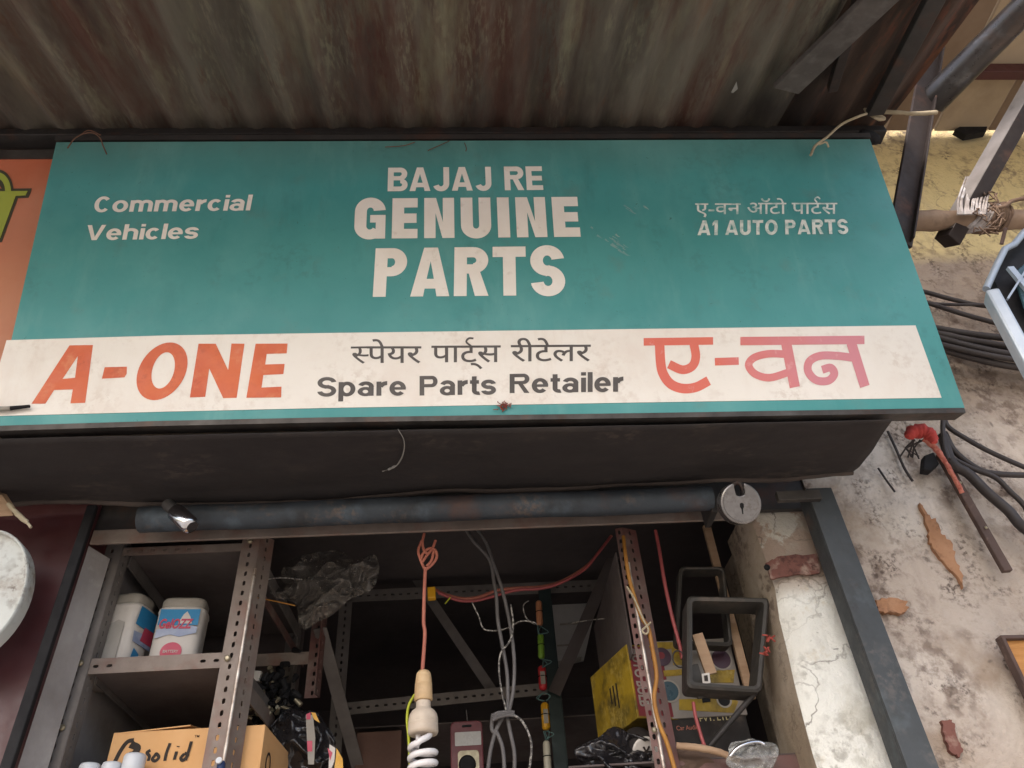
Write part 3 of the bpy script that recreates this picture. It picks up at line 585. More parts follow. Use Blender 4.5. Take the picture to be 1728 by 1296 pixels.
# things caught on the board
c = on(25, 690, .006)
pn = thing('ballpoint_pen', c, 'thin dark pen with pale print tucked at the white band of the signboard', 'pen')
MB().tube([on(-40, 691, .007), on(18, 689, .007)], .0036, 10).obj('barrel', M['blackcard'], pn)
MB().tube([on(0, 690.3, .0075), on(18, 689, .0075)], .0040, 10).obj('clip_band', M['lid'], pn)
MB().tube([on(18, 689, .007), on(50, 685.5, .007)], [.0038, .0026], 10).obj('cap', M['black'], pn)
mb = MB()
for k in range(24):
    x, y = 848+random.gauss(0, 6), 684+random.gauss(0, 4)
    mb.tube([on(x, y, .004+random.random()*.006), on(x+random.uniform(-5, 5), y+random.uniform(-4, 4), .006), on(x+random.uniform(-7, 7), y+random.uniform(-5, 8), .003)], .0007, 5)
tag(mb.obj('dried_tuft', mat('dry_red_tuft', '#8a5a44', '#a03c3c', 90, rough=.9)), 'small reddish dried tuft stuck on the lower edge of the teal signboard', 'dried tuft')
mb = MB()
for pts in ([(114, 250), (124, 236), (134, 229), (140, 226)], [(140, 226), (155, 224), (168, 232), (174, 246), (180, 260)], [(134, 229), (150, 220), (170, 228)]):
    mb.tube(spline([on(x, y, .012) for x, y in pts], 5), .0013, 6)
tag(mb.obj('dry_twig', M['dirtytwig']), 'thin dry forked twig hooked over the top left of the teal signboard', 'twig')
gs_ = thing('dry_stalks', on(722, 250), 'thin dry stalks on the top edge of the signboard above the middle lettering', 'dry stalks')
for pts in ([(722, 254), (740, 246), (758, 238)], [(784, 241), (787, 250), (786, 255)], [(650, 248), (680, 246), (700, 240)]):
    MB().tube(spline([on(x, y, .006) for x, y in pts], 4), .0009, 5).obj('stalk', M['dirtytwig'], gs_)
rp = MB().tube(spline([on(1368, 262, .02), on(1376, 246, .02), on(1395, 232, .03), on(1420, 210, .03), on(1450, 196, .04), on(1462, 192, .03)], 6), [.0028]*31, 7)
rp.tube(spline([on(1382, 244, .02), on(1394, 240, .03), on(1398, 248, .022)], 4), .0022, 6)
tag(rp.obj('straw_stalk', M['palestick']), 'pale bent straw stalk curving over the top right corner of the signboard', 'straw')

# orange neighbour sign, its right end tucked behind
def on2(px, py, d=0): return PP(px, py, SP-SN*(.045-d), SN)
os_ = thing('orange_signboard', on2(20, 440), 'orange and peach signboard with a lime green letter left of the teal board', 'signboard')
MB().plate([on2(-260, 268), on2(100, 266), on2(20, 700), on2(-420, 720)], SN, .02).obj('panel', M['orange'], os_)
MB().plate([on2(-260, 255, .004), on2(102, 252, .004), on2(99, 266.5, .004), on2(-260, 268, .004)], SN, .03).obj('top_trim', M['alu'], os_)
def lay2(pts, d): return [on2(p[0]/5.635, p[1]/5.635+230, d) for p in pts]
mb = MB(); mb.plate(lay2([(-260, 500), (110, 497), (300, 494), (288, 540), (268, 582), (168, 588), (15, 1005), (-200, 1005)], .0012), SN, .0008)
def arc(rx, ry, a, b, d, t0, t1, m=16):
    o = [(-22+rx*math.cos(math.radians(t0+(t1-t0)*i/m)), 520-ry*math.sin(math.radians(t0+(t1-t0)*i/m))) for i in range(m+1)]
    q = [(-22+(rx-a)*math.cos(math.radians(t0+(t1-t0)*i/m)), 520-(ry-b)*math.sin(math.radians(t0+(t1-t0)*i/m))) for i in range(m+1)]
    return lay2(o+q, d), [(i, i+1, m+2+i, m+1+i) for i in range(m)]
mb.add(*arc(150, 205, 110, 150, .0015, 0, 180)); mb.obj('letter_outline', M['outline'], os_, recalc=False)
mb = MB(); mb.plate(lay2([(-260, 524), (262, 519), (242, 560), (148, 566), (2, 965), (-200, 965)], .0024), SN, .0008)
mb.add(*arc(126, 178, 56, 62, .0020, 0, 180)); mb.obj('lime_letter', M['lime'], os_, recalc=False)

# black sheet below the board back to the lintel
def clothpt(u, v):
    xf = -.95+u*(P(1512, 706, 1.04).x+.95); xb = -.95+u*(P(1440, 800, 1.27).x+.95)
    qa, qb = on(-14, 725), on(1628, 694); zf = qa.z+(qb.z-qa.z)*(xf-qa.x)/(qb.x-qa.x)-.010; zb_ = P(700, 822, 1.26).z
    x = xf*(1-v)+xb*v; y = 1.052*(1-v)+1.275*v
    z = zf*(1-v)+zb_*v-.018*(1-u**8)*math.sin(math.pi*v)*(.6+.5*N.noise(V((x*2, v, 0))))+.006*N.noise(V((x*7, v*3, 2)))*(v+.2)
    if v > .8: z += .014*N.noise(V((x*3.3, 0, 7)))*(v-.8)*5 - .02*max(0, 1-abs(x+.35)/.35)*(v-.8)*5
    return (x, y, z)
nu, nv = 90, 16; vs = [clothpt(i/nu, j/nv) for i in range(nu+1) for j in range(nv+1)]
ct = MB().add(vs, [(i*(nv+1)+j, (i+1)*(nv+1)+j, (i+1)*(nv+1)+j+1, i*(nv+1)+j+1) for i in range(nu) for j in range(nv)], True)
hem = [V(clothpt(i/nu, 1))+V((0, -.004, -.002)) for i in range(nu+1)]
cb = thing('black_sheet', (0, 1.15, 2.38), 'sagging black sheet stretched from under the signboard back to the doorway', 'sheet')
ct.obj('sheet', M['cloth'], cb, solid=.002, recalc=False)
MB().tube(hem, .006, 8, wob=.3).obj('hem', mat('dusty_hem', '#544a44', '#443c38', 9, rough=.9), cb)
wp = thing('cobweb_wisp', P(665, 770, 1.15), 'pale cobweb wisp hanging on the black sheet below the signboard', 'cobweb')
M['web'] = mat('dusty_web', '#8d8a86', rough=.9, bump=0)
def clo(px, py):   # point just under the sheet
    best = min(((V(clothpt(i/60, j/12))) for i in range(61) for j in range(13)), key=lambda p: ((p-EYE).normalized()-ray(px, py).normalized()).length)
    return PP(px, py, best, V((0, -.35, -1)))-V((0, 0, .003))
MB().tube(spline([clo(672, 722), clo(682, 742), clo(680, 765), clo(670, 782), clo(655, 790)], 6), [.0008+.0016*(i/24)**2 for i in range(25)], 6).obj('strand', M['web'], wp)
MB().tube(spline([clo(668, 783), clo(660, 788), clo(646, 793)], 5), [.0015+.0012*math.sin(i*.6) for i in range(11)], 6, wob=.5).obj('tuft', M['web'], wp)

# ================================================================== CANOPY
SL = .36; CY0, CZ0 = .93, 3.085          # sheet height at Y=.93 (just over the board)
def can(x, y, d=0): return V((x, y, CZ0+SL*(y-CY0)+d))
def onc(px, py, d=0):
    n_ = V((0, -SL, 1)); return PP(px, py, can(0, CY0, d), n_)
cn = thing('corrugated_canopy', (0, .6, 2.9), 'weathered corrugated sheet canopy sloping out over the signboard', 'canopy')
xr = onc(1340, 120).x; xe = onc(1660, 20).x
def corr(x0, x1, y0, y1, d, m, nm, pitch=.078, amp=.0115):
    nx = int((x1-x0)/pitch*10); ny = 14; vs = []
    for j in range(ny+1):
        y = y0+(y1-y0)*j/ny
        for i in range(nx+1):
            x = x0+(x1-x0)*i/nx; h = amp*math.sin(2*math.pi*x/pitch)+.004*N.noise(V((x*2.2, y*3, 1)))
            vs.append(can(x, y, d+h))
    return MB().add(vs, [(j*(nx+1)+i, j*(nx+1)+i+1, (j+1)*(nx+1)+i+1, (j+1)*(nx+1)+i) for j in range(ny) for i in range(nx)], True).obj(nm, m, cn, solid=.0012, recalc=False)
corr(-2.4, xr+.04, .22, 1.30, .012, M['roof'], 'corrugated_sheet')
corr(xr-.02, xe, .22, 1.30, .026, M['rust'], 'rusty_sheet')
# rail along the head of the board
a, b_ = on(-200, 236, -.05), on(1480, 227, -.05)
MB().box(V((-1.9, a.y-.01, b_.z)), (b_.x+1.92, 0, 0), (0, .035, 0), (0, 0, .022)).obj('head_rail', M['steel'], cn, bevel=.002)
# rafters under the right part
for (p0, p1, w, m, d) in (((1586, -20), (1476, 190), 34, 'steel', -.012), ((1476, -90), (1404, 150), 20, 'brownsteel', -.010)):
    A, B = onc(*p0, d), onc(*p1, d); MB().bar(A, B, size(w, A), .018, (1, 0, 0)).obj('rafter', M[m], cn, bevel=.002)
st = thing('canopy_strut', onc(1330, 148), 'dusty grey flat strut running up under the canopy from the board corner', 'strut')
A, B = onc(1326, 150, -.022), onc(1560, -75, -.05); MB().bar(A, B, size(50, A), .012, (1, .8, .3)).obj('bar', mat('dusty_grey_bar', '#5b5552', '#4c4644', 20, layers=[('n', '#6d6866', 40, .5, .7, .5)], rough=.75), st, bevel=.002)
A = onc(1239, 150, -.03); tag(MB().plate([onc(1243, 138, -.03), onc(1245, 150, -.03), onc(1237, 157, -.03), onc(1234, 156, -.03)], (0, 0, -1), .001).obj('paper_scrap', M['web']), 'tiny pale paper scrap stuck to the canopy underside in the patch of painted shade', 'paper scrap')
A = on(1462, 222, -.02)
tag(MB().lathe(A-V((.02, 0, .012)), (1, .3, 0), [(0, .008), (.004, .013), (.03, .015), (.046, .011), (.05, .006)], 16).obj('dark_knob', M['black']), 'black rubber bung where the straw meets the board\'s top right corner', 'knob')  # small dark knob at the corner of the board

# ================================================================== RIGHT SIDE POLES AND TIES
c1, c2 = P(1585, 20, .86), P(1518, 408, .98)
po = thing('flat_steel_post', c2, 'dark brown flat steel bar standing at the right end of the teal board', 'steel bar')
MB().bar(c1+(c1-c2)*.25, c2, size(46, c2), .008, (1, .25, 0)).obj('bar', M['brownsteel'], po, bevel=.001)
mb = MB().bar(c1+(c1-c2)*.25+V((.022, -.006, 0)), c2+V((.024, -.004, 0)), .004, .02, (1, 0, 0)); mb.obj('flange', M['brownsteel'], po, bevel=.001)
c1, c2 = P(1800, -58, .62), P(1572, 172, .93)
gp = thing('galvanised_pole', c2, 'thick shiny grey steel pipe slanting in from the top right corner', 'pole')
MB().tube([c2+(c1-c2)*i/8 for i in range(9)], [size(25, c2+(c1-c2)*i/8) for i in range(9)], 24).obj('pipe', M['galv'], gp)
# square bar, pale top face and dark side
c1, c2 = P(1790, 70, .80), P(1598, 408, 1.05)
sq = thing('square_steel_strut', c2, 'pale topped square steel strut slanting behind the bamboo pole', 'strut')
ax = (c2-c1).normalized(); vw = (c1-EYE).normalized(); sd = ax.cross(vw).normalized()
w = size(27, c2)
wside = (sd*.72+vw*.69).normalized()
MB().bar(c1, c2, w*1.05, w*1.2, wside).obj('tube', M['brownsteel'], sq, bevel=.002)
oth = ax.cross(wside).normalized()
best = max((wside, -wside, oth, -oth), key=lambda d: d.dot((-RT)*1.0+(-vw)*.4))
wd = w*1.05 if abs(best.dot(wside)) > .9 else w*1.2; ww = w*1.2 if abs(best.dot(wside)) > .9 else w*1.05
MB().bar(c1+best*(wd/2+.0015), c2+best*(wd/2+.0015)-ax*.03, .003, ww*.98, best).obj('pale_face', M['lightsteel'], sq)
# bamboo pole
b1, b2 = P(1528, 373, 1.02), P(1900, 368, 1.02); rb = size(17, b1)
bm_ = thing('bamboo_pole', b1, 'short brown bamboo pole lashed level at the right of the board', 'pole')
pts = [b1+(b2-b1)*i/24 for i in range(25)]
MB().tube(pts, [rb*(1+(.10 if i % 8 == 3 else 0)+.03*math.sin(i)) for i in range(25)], 18).obj('cane', M['bamboo'], bm_)
# lashings
def lash(cx, cy, Y, wpx, hpx, turns, m, name, label, cat, ctr=None, tilt=0, rr=None, rad=None):
    t = thing(name, P(cx, cy, Y), label, cat); mb = MB(); rad = rad or rb*1.18
    for k in range(turns):
        x0 = cx+(k/(turns-1)-.5)*wpx; c = P(x0, cy, Y); pts = []
        for i in range(13):
            an = 2*math.pi*i/12; pts.append(c+V((tilt*math.cos(an)*.5+random.uniform(-.002, .002), -math.cos(an)*rad*(1+random.uniform(0, .2)), math.sin(an)*rad*(1+random.uniform(0, .3)))))
        mb.tube(spline(pts, 3), rr or .0035, 6)
    mb.obj('coils', M[m], t); return t
t = lash(1640, 368, 1.02, 34, 0, 9, 'rope', 'rag_lashing', 'pale grey rag lashing that ties the square strut to the bamboo pole', 'lashing', tilt=.05)
mb = MB()
for k in range(22):
    x = 1618+k*2.2; mb.tube(spline([P(x+14+random.uniform(-4, 4), 300+random.uniform(-8, 14), 1.0), P(x+random.uniform(-4, 4), 335, .985), P(x-2, 362, .985)], 4), .0019, 6, wob=.4)
mb.obj('tail', M['rope'], t)
t = lash(1668, 368, 1.02, 30, 0, 8, 'brownrag', 'string_lashing', 'frayed brown string lashing beside the pale rag on the bamboo pole', 'lashing', tilt=.03, rad=rb*1.25)
mb = MB()
for k in range(26):
    x, y = 1668+random.uniform(-22, 22), 352+random.uniform(-26, 42)
    mb.tube([P(x, y, .985), P(x+random.uniform(-9, 9), y+random.uniform(-9, 9), .975), P(x+random.uniform(-14, 14), y+random.uniform(-12, 14), .98)], .0016, 5)
mb.tube(spline([P(1675, 352, .98), P(1695, 348, .98), P(1712, 338, .98), P(1760, 330, .98)], 5), .0045, 7, wob=.4)
mb.obj('frayed_ends', M['brownrag'], t)
mb = MB()
for k in range(8):
    x, y = 1524+random.uniform(-8, 10), 400+random.uniform(-6, 12); mb.tube([P(x, y, .99), P(x+random.uniform(-9, 6), y+random.uniform(-4, 12), .985), P(x+random.uniform(-6, 10), y+random.uniform(4, 18), .99)], .0018, 5)
tag(mb.obj('string_knot', M['rope']), 'small grey string knot at the foot of the brown steel bar', 'knot')
mb = MB().tube(spline([P(1466, 190, .88), P(1490, 189, .87), P(1520, 190, .86), P(1545, 192, .86), P(1580, 190, .87)], 5), .0045, 8, wob=.3)
mb.tube(spline([P(1456, 180, .88), P(1466, 190, .87), P(1480, 200, .87), P(1492, 200, .88), P(1470, 188, .86)], 5), .004, 7, wob=.3)
tag(mb.obj('tied_string', M['palestick']), 'pale knotted cord tied from the board corner to the brown steel bar', 'string')
# dark hanging stick and small stubs below the bamboo
tag(MB().tube([P(1697, 385, 1.0), P(1690, 412, 1.02)], .004, 8).obj('dark_peg', M['darkwood']), 'thin dark peg hanging under the bamboo pole near the blue frame', 'peg')

# pale blue metal frame box at the right edge
fx = thing('blue_metal_box', P(1690, 500, .80), 'pale blue sheet metal box with a dark teal panel at the right edge', 'metal box')
Yb = .78
o_ = [(1780, 350), (1728, 392), (1712, 412), (1696, 420), (1682, 448), (1664, 488), (1672, 510), (1700, 560), (1728, 612), (1790, 720)]
rim = [P(x, y, Yb) for x, y in o_]
mb = MB(); mb.tube([rim[0], rim[1], rim[2], rim[3], rim[4], rim[5]], .0055, 8); mb.obj('rim', M['skyblue'], fx)
mb = MB(); A, B = P(1672, 498, Yb), P(1800, 735, Yb); mb.bar(A, B, .019, .03, RT+UP*.5); mb.obj('side_rail', M['skyblue'], fx, bevel=.004)
mb = MB().plate([P(1676, 470, Yb+.02), P(1700, 425, Yb+.02), P(1790, 350, Yb+.02), P(1800, 720, Yb+.02), P(1735, 590, Yb+.02)], -FW, .02); mb.obj('panel', M['black'], fx)
mb = MB().plate([P(1712, 462, Yb+.0), P(1730, 445, Yb+.0), P(1790, 440, Yb), P(1790, 560, Yb+.0), P(1730, 520, Yb)], -FW, .004); mb.obj('teal_panel', M['tealglass'], fx)
mb = MB().bar(P(1704, 452, Yb-.004), P(1760, 520, Yb-.004), .010, .006, RT).bar(P(1700, 505, Yb-.006), P(1738, 445, Yb-.006), .003, .004, RT); mb.obj('slat', M['skyblue'], fx)

# upper right: neighbour's plank overhang and rail
zs = P(1660, 216, 1.30).z
ov = thing('plank_overhang', (1.6, 1.0, zs), 'tan boarded underside of the neighbouring roof at the top right', 'overhang')
x0 = XW+.12
for i in range(9):
    wd = .16+.02*((i*7) % 3); m = M['tanedge'] if i in (3, 5) else M['tan']
    MB().box((x0, .25, zs+.003*(i % 2)), (wd-.006, 0, 0), (0, 1.06, 0), (0, 0, .02)).obj('plank', m, ov, bevel=.001); x0 += wd
rl = P(1680, 124, .95)
A, B = PZ(1640, 122, zs-.035), PZ(1728, 122, zs-.035)
MB().box((A.x-.02, (A.y+B.y)/2-.01, zs-.047), (2.0, 0, 0), (0, .028, 0), (0, 0, .045)).obj('crossbeam', M['maroon'], ov, bevel=.002)
# dark gap plug at the head of the yellow wall
tag(MB().plate([P(1612, 218, 1.295), P(1640, 203, 1.295), P(1668, 206, 1.295), P(1664, 222, 1.295), P(1630, 228, 1.295)], (0, -1, 0), .02).obj('wall_hole_plug', M['hole']), 'dark rag plug in the hole at the top of the yellow wall', 'plug')

# ------------------------------------------------------------------ cables on the right wall
def cable(pts, Y, rpx, label, m='cable', group='cables along the right wall'):
    r = size(rpx, P(pts[0][0], pts[0][1], Y)); q = pts[-1]; sl = min(.5, (q[1]-pts[-2][1])/(q[0]-pts[-2][0])) if q[0] > 1730 else 0
    if q[0] > 1730: pts = pts+[(q[0]+180, q[1]+150*sl), (q[0]+520, q[1]+330*sl-20)]
    o = wire(pts, Y, r).obj('cable', M[m]); tag(o, label, 'cable', group); return o
cable([(1540, 488), (1566, 494), (1610, 506), (1660, 516), (1760, 522)], 1.285, 4, 'topmost black cable crossing the bare wall right of the board')
cable([(1545, 505), (1575, 514), (1625, 530), (1680, 545), (1760, 566)], 1.28, 4.2, 'second black cable from the top, sagging towards the blue frame')
cable([(1575, 512), (1610, 514), (1660, 514), (1740, 512)], 1.28, 2.6, 'thin cable branching between the two top cables')
bd = thing('cable_bundle', P(1650, 580, 1.28), 'thick bundle of dark cables behind the lower right end of the board', 'cable bundle')
for dy0, dy1, r in ((556, 566, 6), (564, 578, 5), (572, 592, 6), (582, 600, 5), (590, 612, 6), (560, 586, 4), (576, 584, 4)):
    wire([(1560, dy0-6), (1590, dy0), (1640, (dy0+dy1)/2+3), (1700, dy1+5), (1780, dy1+14), (2000, dy1+30), (2350, dy1+20)], 1.275+random.uniform(-.01, .01), size(r, P(1650, 580, 1.28))).obj('cable', M['cable'], bd)
cable([(1592, 700), (1600, 720), (1630, 740), (1670, 762), (1728, 788), (1790, 812)], 1.28, 4.2, 'black cable sloping down right from under the board corner')
cable([(1594, 730), (1610, 760), (1640, 785), (1670, 798), (1728, 802), (1800, 800)], 1.285, 5, 'black cable that levels out below the sloping one')
cable([(1590, 735), (1606, 780), (1635, 800), (1665, 830), (1700, 860), (1750, 905)], 1.28, 8.5, 'thickest black cable falling towards the lower right wall')
cable([(1600, 770), (1640, 790), (1680, 806), (1705, 830), (1726, 850), (1770, 900)], 1.285, 4.5, 'thin cable looping below the thick one on the right wall')
cable([(1592, 700), (1591, 725), (1594, 755), (1600, 775)], 1.26, 4, 'short cable dropping straight down from the board\'s lower corner')
cable([(1498, 728), (1512, 758), (1526, 790), (1540, 812)], 1.316, 2.2, 'thin dark wire stapled on the cream wall beside the black sheet')
cable([(1482, 790), (1494, 808), (1510, 830)], 1.316, 1.8, 'shortest thin wire near the bottom of the black sheet')
# dark batten
bt = thing('wooden_batten', P(1650, 870, 1.29), 'weathered dark batten nailed slanting on the cream wall', 'batten')
A, B = P(1600, 790, 1.296), P(1700, 965, 1.296)
MB().bar(A+(A-B)*.15, B, size(16, B), .012, (1, 0, .3)).obj('strip', M['darkwood'], bt, bevel=.002)
for k in (.18, .62): MB().lathe(A+(B-A)*k-V((0, .009, 0)), (0, -1, 0), [(0, .003), (.002, .003), (.003, .001)], 8).obj('nail_head', M['bolt'], bt)
# red cloth with tail
t = thing('red_cloth_tie', P(1555, 730, 1.2), 'red cloth knot with a long twisted tail hung under the board corner', 'cloth tie')
pts = [P(x, y, 1.19) for x, y in ((1531, 737), (1540, 729), (1552, 727), (1564, 730), (1573, 738), (1577, 747))]
MB().tube(spline(pts, 5), [size(r, pts[0]) for r in ([4, 7, 9, 8, 10, 12, 11, 9, 12, 13, 11, 12, 13, 12, 10, 12, 11, 12, 10, 11, 9, 8, 8, 7, 6, 5])], 12, wob=.35).obj('knot', M['redcloth'], t)
MB().tube(spline([P(1560, 741, 1.20), P(1578, 756, 1.20), P(1594, 778, 1.21), P(1610, 806, 1.22), P(1624, 832, 1.23)], 6), [size(5 if i < 10 else 4, pts[0]) for i in range(25)], 8, wob=.35).obj('tail', M['pinkcord'], t)
mb = MB()
for k in range(7): mb.tube([P(1548+random.uniform(-10, 12), 742, 1.21), P(1540+random.uniform(-14, 14), 756, 1.22), P(1530+random.uniform(-12, 22), 766+random.uniform(0, 10), 1.23)], .0018, 5)
mb.obj('strings', M['cable'], t)
tag(MB().plate([P(1560, 768, 1.29), P(1576, 762, 1.29), P(1586, 782, 1.29), P(1572, 794, 1.29), P(1558, 792, 1.29)], (0, -1, 0), .02).obj('junction_box', M['black'], bevel=.003), 'small black junction box on the wall below the red cloth', 'junction box')
# wooden picture corner at the right edge
t = thing('framed_board', P(1720, 1130, 1.29), 'orange brown wooden board with a dark edge on the cream wall', 'wooden board')
A, B, C_ = P(1688, 1078, 1.29), P(1800, 1076, 1.29), P(1745, 1240, 1.29)
MB().bar(A-V((.004, 0, 0)), B, .007, .02, (0, 0, 1)).obj('rail', M['darkwood'], t, bevel=.002)
MB().bar(A, A+V((0, 0, -.2)), .007, .02, (1, 0, 0)).obj('stile', M['darkwood'], t, bevel=.002)
MB().plate([A+V((0, 0, 0)), A+V((.3, 0, 0)), A+V((.3, 0, -.2)), A+V((0, 0, -.2))], (0, -1, 0), .01).obj('panel', M['wood'], t)
# rust nail and thread bits
mb = MB()
for px, py in ((1600, 1225), (1612, 1250)): pass
tag(MB().plate(jag([(1588, 1216), (1602, 1214), (1612, 1226), (1616, 1246), (1626, 1264), (1620, 1278), (1606, 1270), (1596, 1250)], 1.318, 4, 2.2), (0, -1, 0), .02).obj('rusty_plate', M['rustplate']), 'small rusty brown plate low on the cream wall', 'rusty plate')

# left: round enamel lid, scrap and twig
t = thing('enamel_disc', P(-40, 1000, 1.22), 'round chipped white enamel lid hanging on the maroon wall', 'enamel lid')
c = P(-48, 1000, 1.22); nr = V((.12, -1, -.1)).normalized(); R = size(84, c)*1.0
upv = (V((0, 0, 1))-nr*nr.z).normalized(); rt = upv.cross(nr)
def lidprof(rx, ry, d, n=48): return [c+rt*rx*math.cos(2*math.pi*k/n)+upv*ry*math.sin(2*math.pi*k/n)+nr*d for k in range(n)]
n = 48; rings = [lidprof(R*f, R*1.36*f, d) for f, d in ((1, -.03), (1.0, 0), (.985, .006), (.955, .006), (.94, -.004), (.9, -.006), (.5, -.004), (.05, -.003))]
vs = [p for r_ in rings for p in r_]
MB().add(vs[:n*5], [(i*n+k, i*n+(k+1) % n, (i+1)*n+(k+1) % n, (i+1)*n+k) for i in range(4) for k in range(n)], True).obj('rim', M['tin'], t)
MB().add(vs[n*4:], [(i*n+k, i*n+(k+1) % n, (i+1)*n+(k+1) % n, (i+1)*n+k) for i in range(3) for k in range(n)]+[tuple(range(3*n, 4*n))], True).obj('face', M['tin'], t)
t = thing('wood_scrap', P(10, 860, 1.2), 'broken brown wood scrap with a twig above the white enamel lid', 'wood scrap')
MB().plate([P(-30, 826, 1.2), P(4, 836, 1.2), P(18, 858, 1.2), P(22, 870, 1.2), P(-30, 873, 1.2)], -FW, .012).obj('board', M['stickwood'], t)
MB().tube(spline([P(14, 850, 1.19), P(30, 868, 1.19), P(44, 880, 1.19), P(52, 890, 1.19)], 4), [.004]*9+[.0025]*4, 7, wob=.4).obj('twig', M['palestick'], t)

# ================================================================== SHELVING
def upright(A, B, d1, w1, d2, w2, m, par, name='upright', worn=None, pitch=.02):
    mb = MB().flange(A, B, d1, w1, pitch).flange(A, B, d2, w2, pitch); o = mb.obj(name, M[m], par, solid=.0022, recalc=False)
    if worn:
        a, b2 = worn; e = MB().tube([A+(B-A)*a+V((0, -.001, 0)), A+(B-A)*b2+V((0, -.001, 0))], .0034, 8).obj('worn_edge', M['worn'], par); 
    return o
def beam(A, B, h, dep, m, par, name='shelf_beam', ends=None, pitch=.022):
    A, B = V(A), V(B)
    mb = MB().flange(A, B, (0, 0, 1), h, pitch, every=ends).flange(A+V((0, 0, h)), B+V((0, 0, h)), (0, 1, 0), dep, pitch, every=lambda i, k: False)
    return mb.obj(name, M[m], par, solid=.0022, recalc=False)
def bolt(p, par, r=.006): return MB().lathe(p, (0, -1, 0), [(0, r), (.0025, r), (.0045, r*.55)], 12).obj('bolt', M['bolt'], par)
e2 = lambda i, k: i in (0, 1, k-1, k-2)
YS, YR = 1.40, 1.86
lr = thing('left_rack', (-.6, 1.6, .1), 'rusty slotted steel shelving rack at the left of the doorway', 'shelving rack')
xa = P(128, 1130, YS).x; xb = P(400, 1080, YS).x
zt = P(300, 926, YS).z; zm = P(260, 1133, YS).z
ZB = .1
upright(V((xa+.02, YS, ZB)), V((xa+.02, YS, zt+.03)), V((-1, 0, 0)), .036, V((0, 1, 0)), .036, 'dexgrey', lr)
upright(V((xb+.012, YS, ZB)), V((xb+.012, YS, zt+.03)), V((-1, 0, 0)), .034, V((.45, .9, 0)).normalized(), .04, 'dex', lr, worn=(.72, .965))
upright(V((xa, YR, ZB)), V((xa, YR, zt+.03)), V((1, 0, 0)), .034, V((0, -1, 0)), .034, 'dexgrey', lr)
xq = P(498, 1150, YR).x
upright(V((xq, YR, ZB)), V((xq, YR, zt+.03)), V((-1, 0, 0)), .034, V((0, -1, 0)), .034, 'dexgrey', lr)
beam((xa+.02, YS+.004, zt-.008), (xb-.02, YS+.004, zt-.008), .016, .03, 'dex', lr, ends=lambda i, k: i < 6)
beam((xa+.02, YS+.004, zm+.002), (xb-.02, YS+.004, zm+.002), .027, .03, 'dex', lr, ends=e2)
zlo = zm-.30
beam((xa+.02, YS+.004, zlo), (xb-.02, YS+.004, zlo), .030, .03, 'dex', lr, ends=e2)
for z in (zt-.012, zm, zlo):
    MB().bar((xa+.022, YS+.04, z+.013), (xa+.022, YR, z+.013), .003, .03, (1, 0, 0)).obj('side_rail', M['dexgrey'], lr); MB().bar((xb-.0, YS+.04, z+.013), (xq-.0, YR, z+.013), .003, .03, (1, 0, 0)).obj('side_rail', M['dexgrey'], lr)
for z in (zt+.010, zm+.006, zlo+.002):
    MB().hexa([(xa+.026, YS+.01, z), (xb-.006, YS+.01, z), (xq-.006, YR, z), (xa+.026, YR, z)]+[(xa+.026, YS+.01, z+.002), (xb-.006, YS+.01, z+.002), (xq-.006, YR, z+.002), (xa+.026, YR, z+.002)]).obj('shelf_plate', M['innersheet'], lr)
MB().box((xa-.02, YR+.04, ZB), (xq-xa+.02, 0, 0), (0, .003, 0), (0, 0, zt-.05)).obj('back_sheet', M['innersheet'], lr)
MB().box((xa-.012, YS+.05, ZB), (.003, 0, 0), (0, YR-YS-.05, 0), (0, 0, zt-.05)).obj('side_sheet', M['greysheet'], lr)
for q in ((136, 1119), (384, 1111), (123, 1130), (105, 1228), (94, 1220), (422, 913)): bolt(P(*q, YS-.003), lr, .0055 if q[0] != 94 else .004)
# diagonal strap at the rack's right side
MB().bar(P(430, 985, YS+.08), P(512, 1120, YR-.03), .018, .003, (0, 0, 1)).obj('brace', M['dexred'], lr)
MB().bar(P(398, 1142, YS+.02), P(492, 1262, YR-.05), .030, .003, (0, 0, 1)).obj('brace', M['dex'], lr)
# short maroon offcut bolted at rear
pA, pB = P(548, 1058, 1.72), P(526, 1178, 1.72)
hb = thing('maroon_angle_offcut', pB, 'short maroon slotted angle piece hanging at the rear of the left rack', 'steel angle')
upright(V((pB.x+.016, 1.72, pB.z)), V((pB.x+.016, 1.72, pA.z+.05)), V((-1, 0, 0)), .032, V((-.2, -1, 0)).normalized(), .03, 'dexred', hb, name='angle')
MB().box(V((P(415, 1120, 1.72).x, 1.725, P(460, 1122, 1.72).z)), (pB.x-P(415, 1120, 1.72).x-.01, 0, 0), (0, .003, 0), (0, 0, .028)).obj('cross_strip', M['dex'], hb)
# grey side sheet (left reveal)
gs = thing('grey_side_sheet', (P(140, 1050, 1.34).x, 1.34, 0), 'dusty grey steel sheet lining the left side of the doorway', 'steel sheet')
xg = P(80, 1130, 1.332).x
gx2 = P(130, 1130, 1.385).x
MB().hexa([(xg+.003, 1.332, .1), (gx2, 1.385, .1), (gx2-.004, 1.39, .1), (xg-.001, 1.337, .1), (xg+.003, 1.332, zl-.02), (gx2, 1.385, zl-.02), (gx2-.004, 1.39, zl-.02), (xg-.001, 1.337, zl-.02)]).obj('sheet', M['greysheet'], gs)

